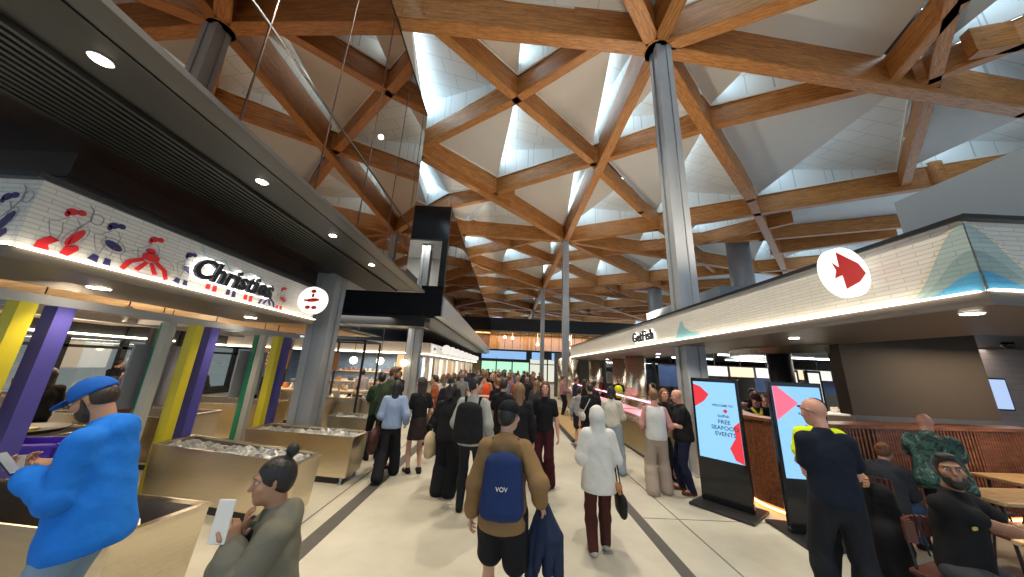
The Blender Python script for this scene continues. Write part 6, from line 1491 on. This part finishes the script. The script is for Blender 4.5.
t = thing('cup', 'small white cup between the hands at the right edge', 'cup', (4.5, 2.5, 0.75)); bm = bmesh.new(); add_lathe(bm, [(0.03, 0), (0.042, 0.09), (0.038, 0.09), (0.028, 0.01)], seg=18); bm_obj('cup_body', bm, M_white, t, True)
bm = bmesh.new(); add_lathe(bm, [(0.037, 0.07), (0.034, 0.078), (0.003, 0.078)], seg=18); bm_obj('coffee', bm, M_slat, t)

# --- diners and browsers beyond the left frame
dn = [(-6.35, 5.45, 60, 1.60, 'light', ('long', 'ginger', 0.3), (0.20, 0.08, 0.035), 'ginger-haired browser in brown top reaching over a tank, left edge'),
      (-10.2, 6.3, 10, 1.62, 'tan', ('cap', 'black', (0.05, 0.06, 0.09)), (0.10, 0.04, 0.03), 'diner in cap and rust top beyond the tanks, leftmost'),
      (-9.4, 6.4, 0, 1.66, 'light', ('long', 'dark', 0.25), (0.30, 0.03, 0.015), 'diner in red-brown top with long dark hair, near the windows'),
      (-8.6, 7.3, 30, 1.66, 'light', ('short', 'black'), (0.015, 0.015, 0.02), 'short-haired diner in black, left of the yellow post'),
      (-8.65, 9.1, 20, 1.68, 'tan', ('long', 'brown', 0.25), (0.02, 0.02, 0.02), 'brown-haired diner in black seen over the blue cap'),
      (-9.6, 9.4, -30, 1.6, 'light', ('bob', 'black'), (0.012, 0.012, 0.012), 'bobbed diner in black left of middle posts'),
      (-7.4, 9.5, 10, 1.68, 'light', ('short', 'dark'), (0.03, 0.03, 0.05), 'diner in dark navy behind the middle posts'),
      (-6.6, 11.6, 0, 1.7, 'light', ('short', 'brown'), (0.35, 0.16, 0.16), 'shopper in pink top between middle and far posts'),
      (-5.2, 11.6, 20, 1.66, 'pink', ('bun', 'black'), (0.5, 0.42, 0.4), 'shopper in pale top left of the grey column'),
      (-4.9, 8.6, 60, 1.6, 'pink', ('long', 'black', 0.2), (0.55, 0.5, 0.47), 'shopper in white top close to the grey column'),
      (-11.5, 9.5, 0, 1.7, 'tan', ('short', 'black'), (0.02, 0.02, 0.03), 'standing diner in black deep beside the windows'),
      (-3.6, 10.8, 60, 1.68, 'tan', ('short', 'black'), (0.02, 0.02, 0.02), 'stall worker in black behind the steel market counter'),
      (-7.6, 5.42, 70, 1.62, 'tan', ('long', 'dark', 0.2), (0.02, 0.02, 0.02), 'dark-haired diner in black right of the ginger-haired browser')]
for (x, y, a, h_, sk_, hr_, c_, lab) in dn:
    person(lab, x, y, a, h_, sk_, hr_, dict(kind='long', c=c_, loose=.02), dict(c=BLACKF), res=0.017, hands={'L': (-.12, .32, 1.05), 'R': (.15, .3, 1.05)})

# --- the crowd down the hall
rnd = random.Random(21)
cols = [('black', (0.012, 0.012, 0.014)), ('navy', (0.02, 0.03, 0.07)), ('charcoal', (0.05, 0.05, 0.055)), ('white', (0.55, 0.53, 0.5)), ('grey', (0.2, 0.2, 0.2)), ('maroon', (0.10, 0.015, 0.02)), ('beige', (0.38, 0.30, 0.2)), ('pink', (0.5, 0.2, 0.22)), ('blue', (0.08, 0.16, 0.32)), ('green', (0.04, 0.10, 0.06)), ('rust', (0.3, 0.08, 0.03))]
hairs = [('short', 'black'), ('long', 'dark', 0.28), ('short', 'brown'), ('bun', 'brown'), ('long', 'light', 0.3), ('bob', 'black'), ('short', 'grey'), ('pony', 'ginger'), ('bald', 'dark')]
places = []
tries = 0
while len(places) < 62 and tries < 6000:
    tries += 1
    y = 8.2 + 30 * rnd.random() ** 1.35; hw = 0.5 + y * 0.1
    x = rnd.uniform(-3.4 if y > 16 else -2.2, 1.55 if y < 19 else 3.0)
    if all((x - p[0]) ** 2 + (y - p[1]) ** 2 > 0.42 for p in places) and math.hypot(x + 0.5, y - 8.7) > 1.0 and math.hypot(x - 3.95, y - 21.3) > 0.8 and math.hypot(x - 3.95, y - 35.9) > 0.8 and not (y < 12 and 0.95 < x < 1.5):
        places.append((x, y))
places.sort(key=lambda p: p[1])
used = set()
for i, (x, y) in enumerate(places):
    for _ in range(40):
        ci = rnd.choice((0, 0, 0, 0, 1, 1, 2, 2, 3, 3, 4, 5, 6, 7, 8, 9, 10)); hi = rnd.randrange(len(hairs)); kd = rnd.choice(('tee', 'long', 'jacket'))
        if (ci, hi, kd) not in used: break
    used.add((ci, hi, kd)); hk = hairs[hi]
    hn = {'short': 'short %s hair', 'long': 'long %s hair', 'bun': '%s hair in a bun', 'bob': 'bobbed %s hair', 'pony': '%s ponytail', 'bald': 'a bald head'}[hk[0]]
    hn = hn % hk[1] if '%s' in hn else hn
    side_ = 'left' if x < -0.9 else ('right' if x > 0.9 else 'middle'); dep = 'front' if y < 12 else ('centre' if y < 20 else 'back')
    lab = 'shopper in %s %s, %s, %s of crowd at %s' % (cols[ci][0], {'tee': 't-shirt', 'long': 'long-sleeved top', 'jacket': 'jacket'}[kd], hn, dep, side_)
    person(lab, x, y, rnd.choice((0, 0, 10, -15, 180, 170, 90, -90, 30, -40)), rnd.uniform(1.58, 1.80), rnd.choice(('light', 'light', 'tan', 'pink', 'brown')), hk, dict(kind=kd, c=cols[ci][1], loose=.015), dict(kind=rnd.choice(('pants', 'pants', 'wide')), c=rnd.choice(((0.012, 0.012, 0.015), (0.03, 0.05, 0.10), (0.02, 0.02, 0.03)))), res=0.018 if y < 14 else 0.022, feet=rnd.choice((None, WALK, WALK2)), group='the crowd down the hall')
for i, (x, y, a) in enumerate(((2.7, 9.9, -60), (2.75, 11.2, -100), (2.8, 12.9, -80), (2.5, 14.2, -90), (2.8, 15.6, -70), (4.7, 10.2, 90), (4.8, 16.0, 100), (4.9, 8.7, 100))):
    person('%s %s' % (('shopper in dark top', 'shopper in black jacket', 'shopper in navy', 'shopper in pink', 'shopper in grey', 'counter worker in white', 'counter worker in maroon', 'counter worker in black apron')[i], 'by the pink-lit fish counters, %s from the near end' % ('first', 'second', 'third', 'fourth', 'fifth', 'middle', 'far', 'near')[i]), x, y, a, 1.66 + 0.02 * (i % 4), 'light', hairs[i % 8], dict(kind='jacket', c=((0.02, 0.02, 0.02), (0.012, 0.012, 0.012), (0.02, 0.03, 0.06), (0.4, 0.2, 0.22), (0.25, 0.25, 0.25), (0.6, 0.6, 0.58), (0.1, 0.02, 0.02), (0.015, 0.015, 0.015))[i], loose=.015), dict(c=BLACKF), res=0.018, hands={'L': (-.1, .3, 1.05), 'R': (.12, .3, 1.05)})
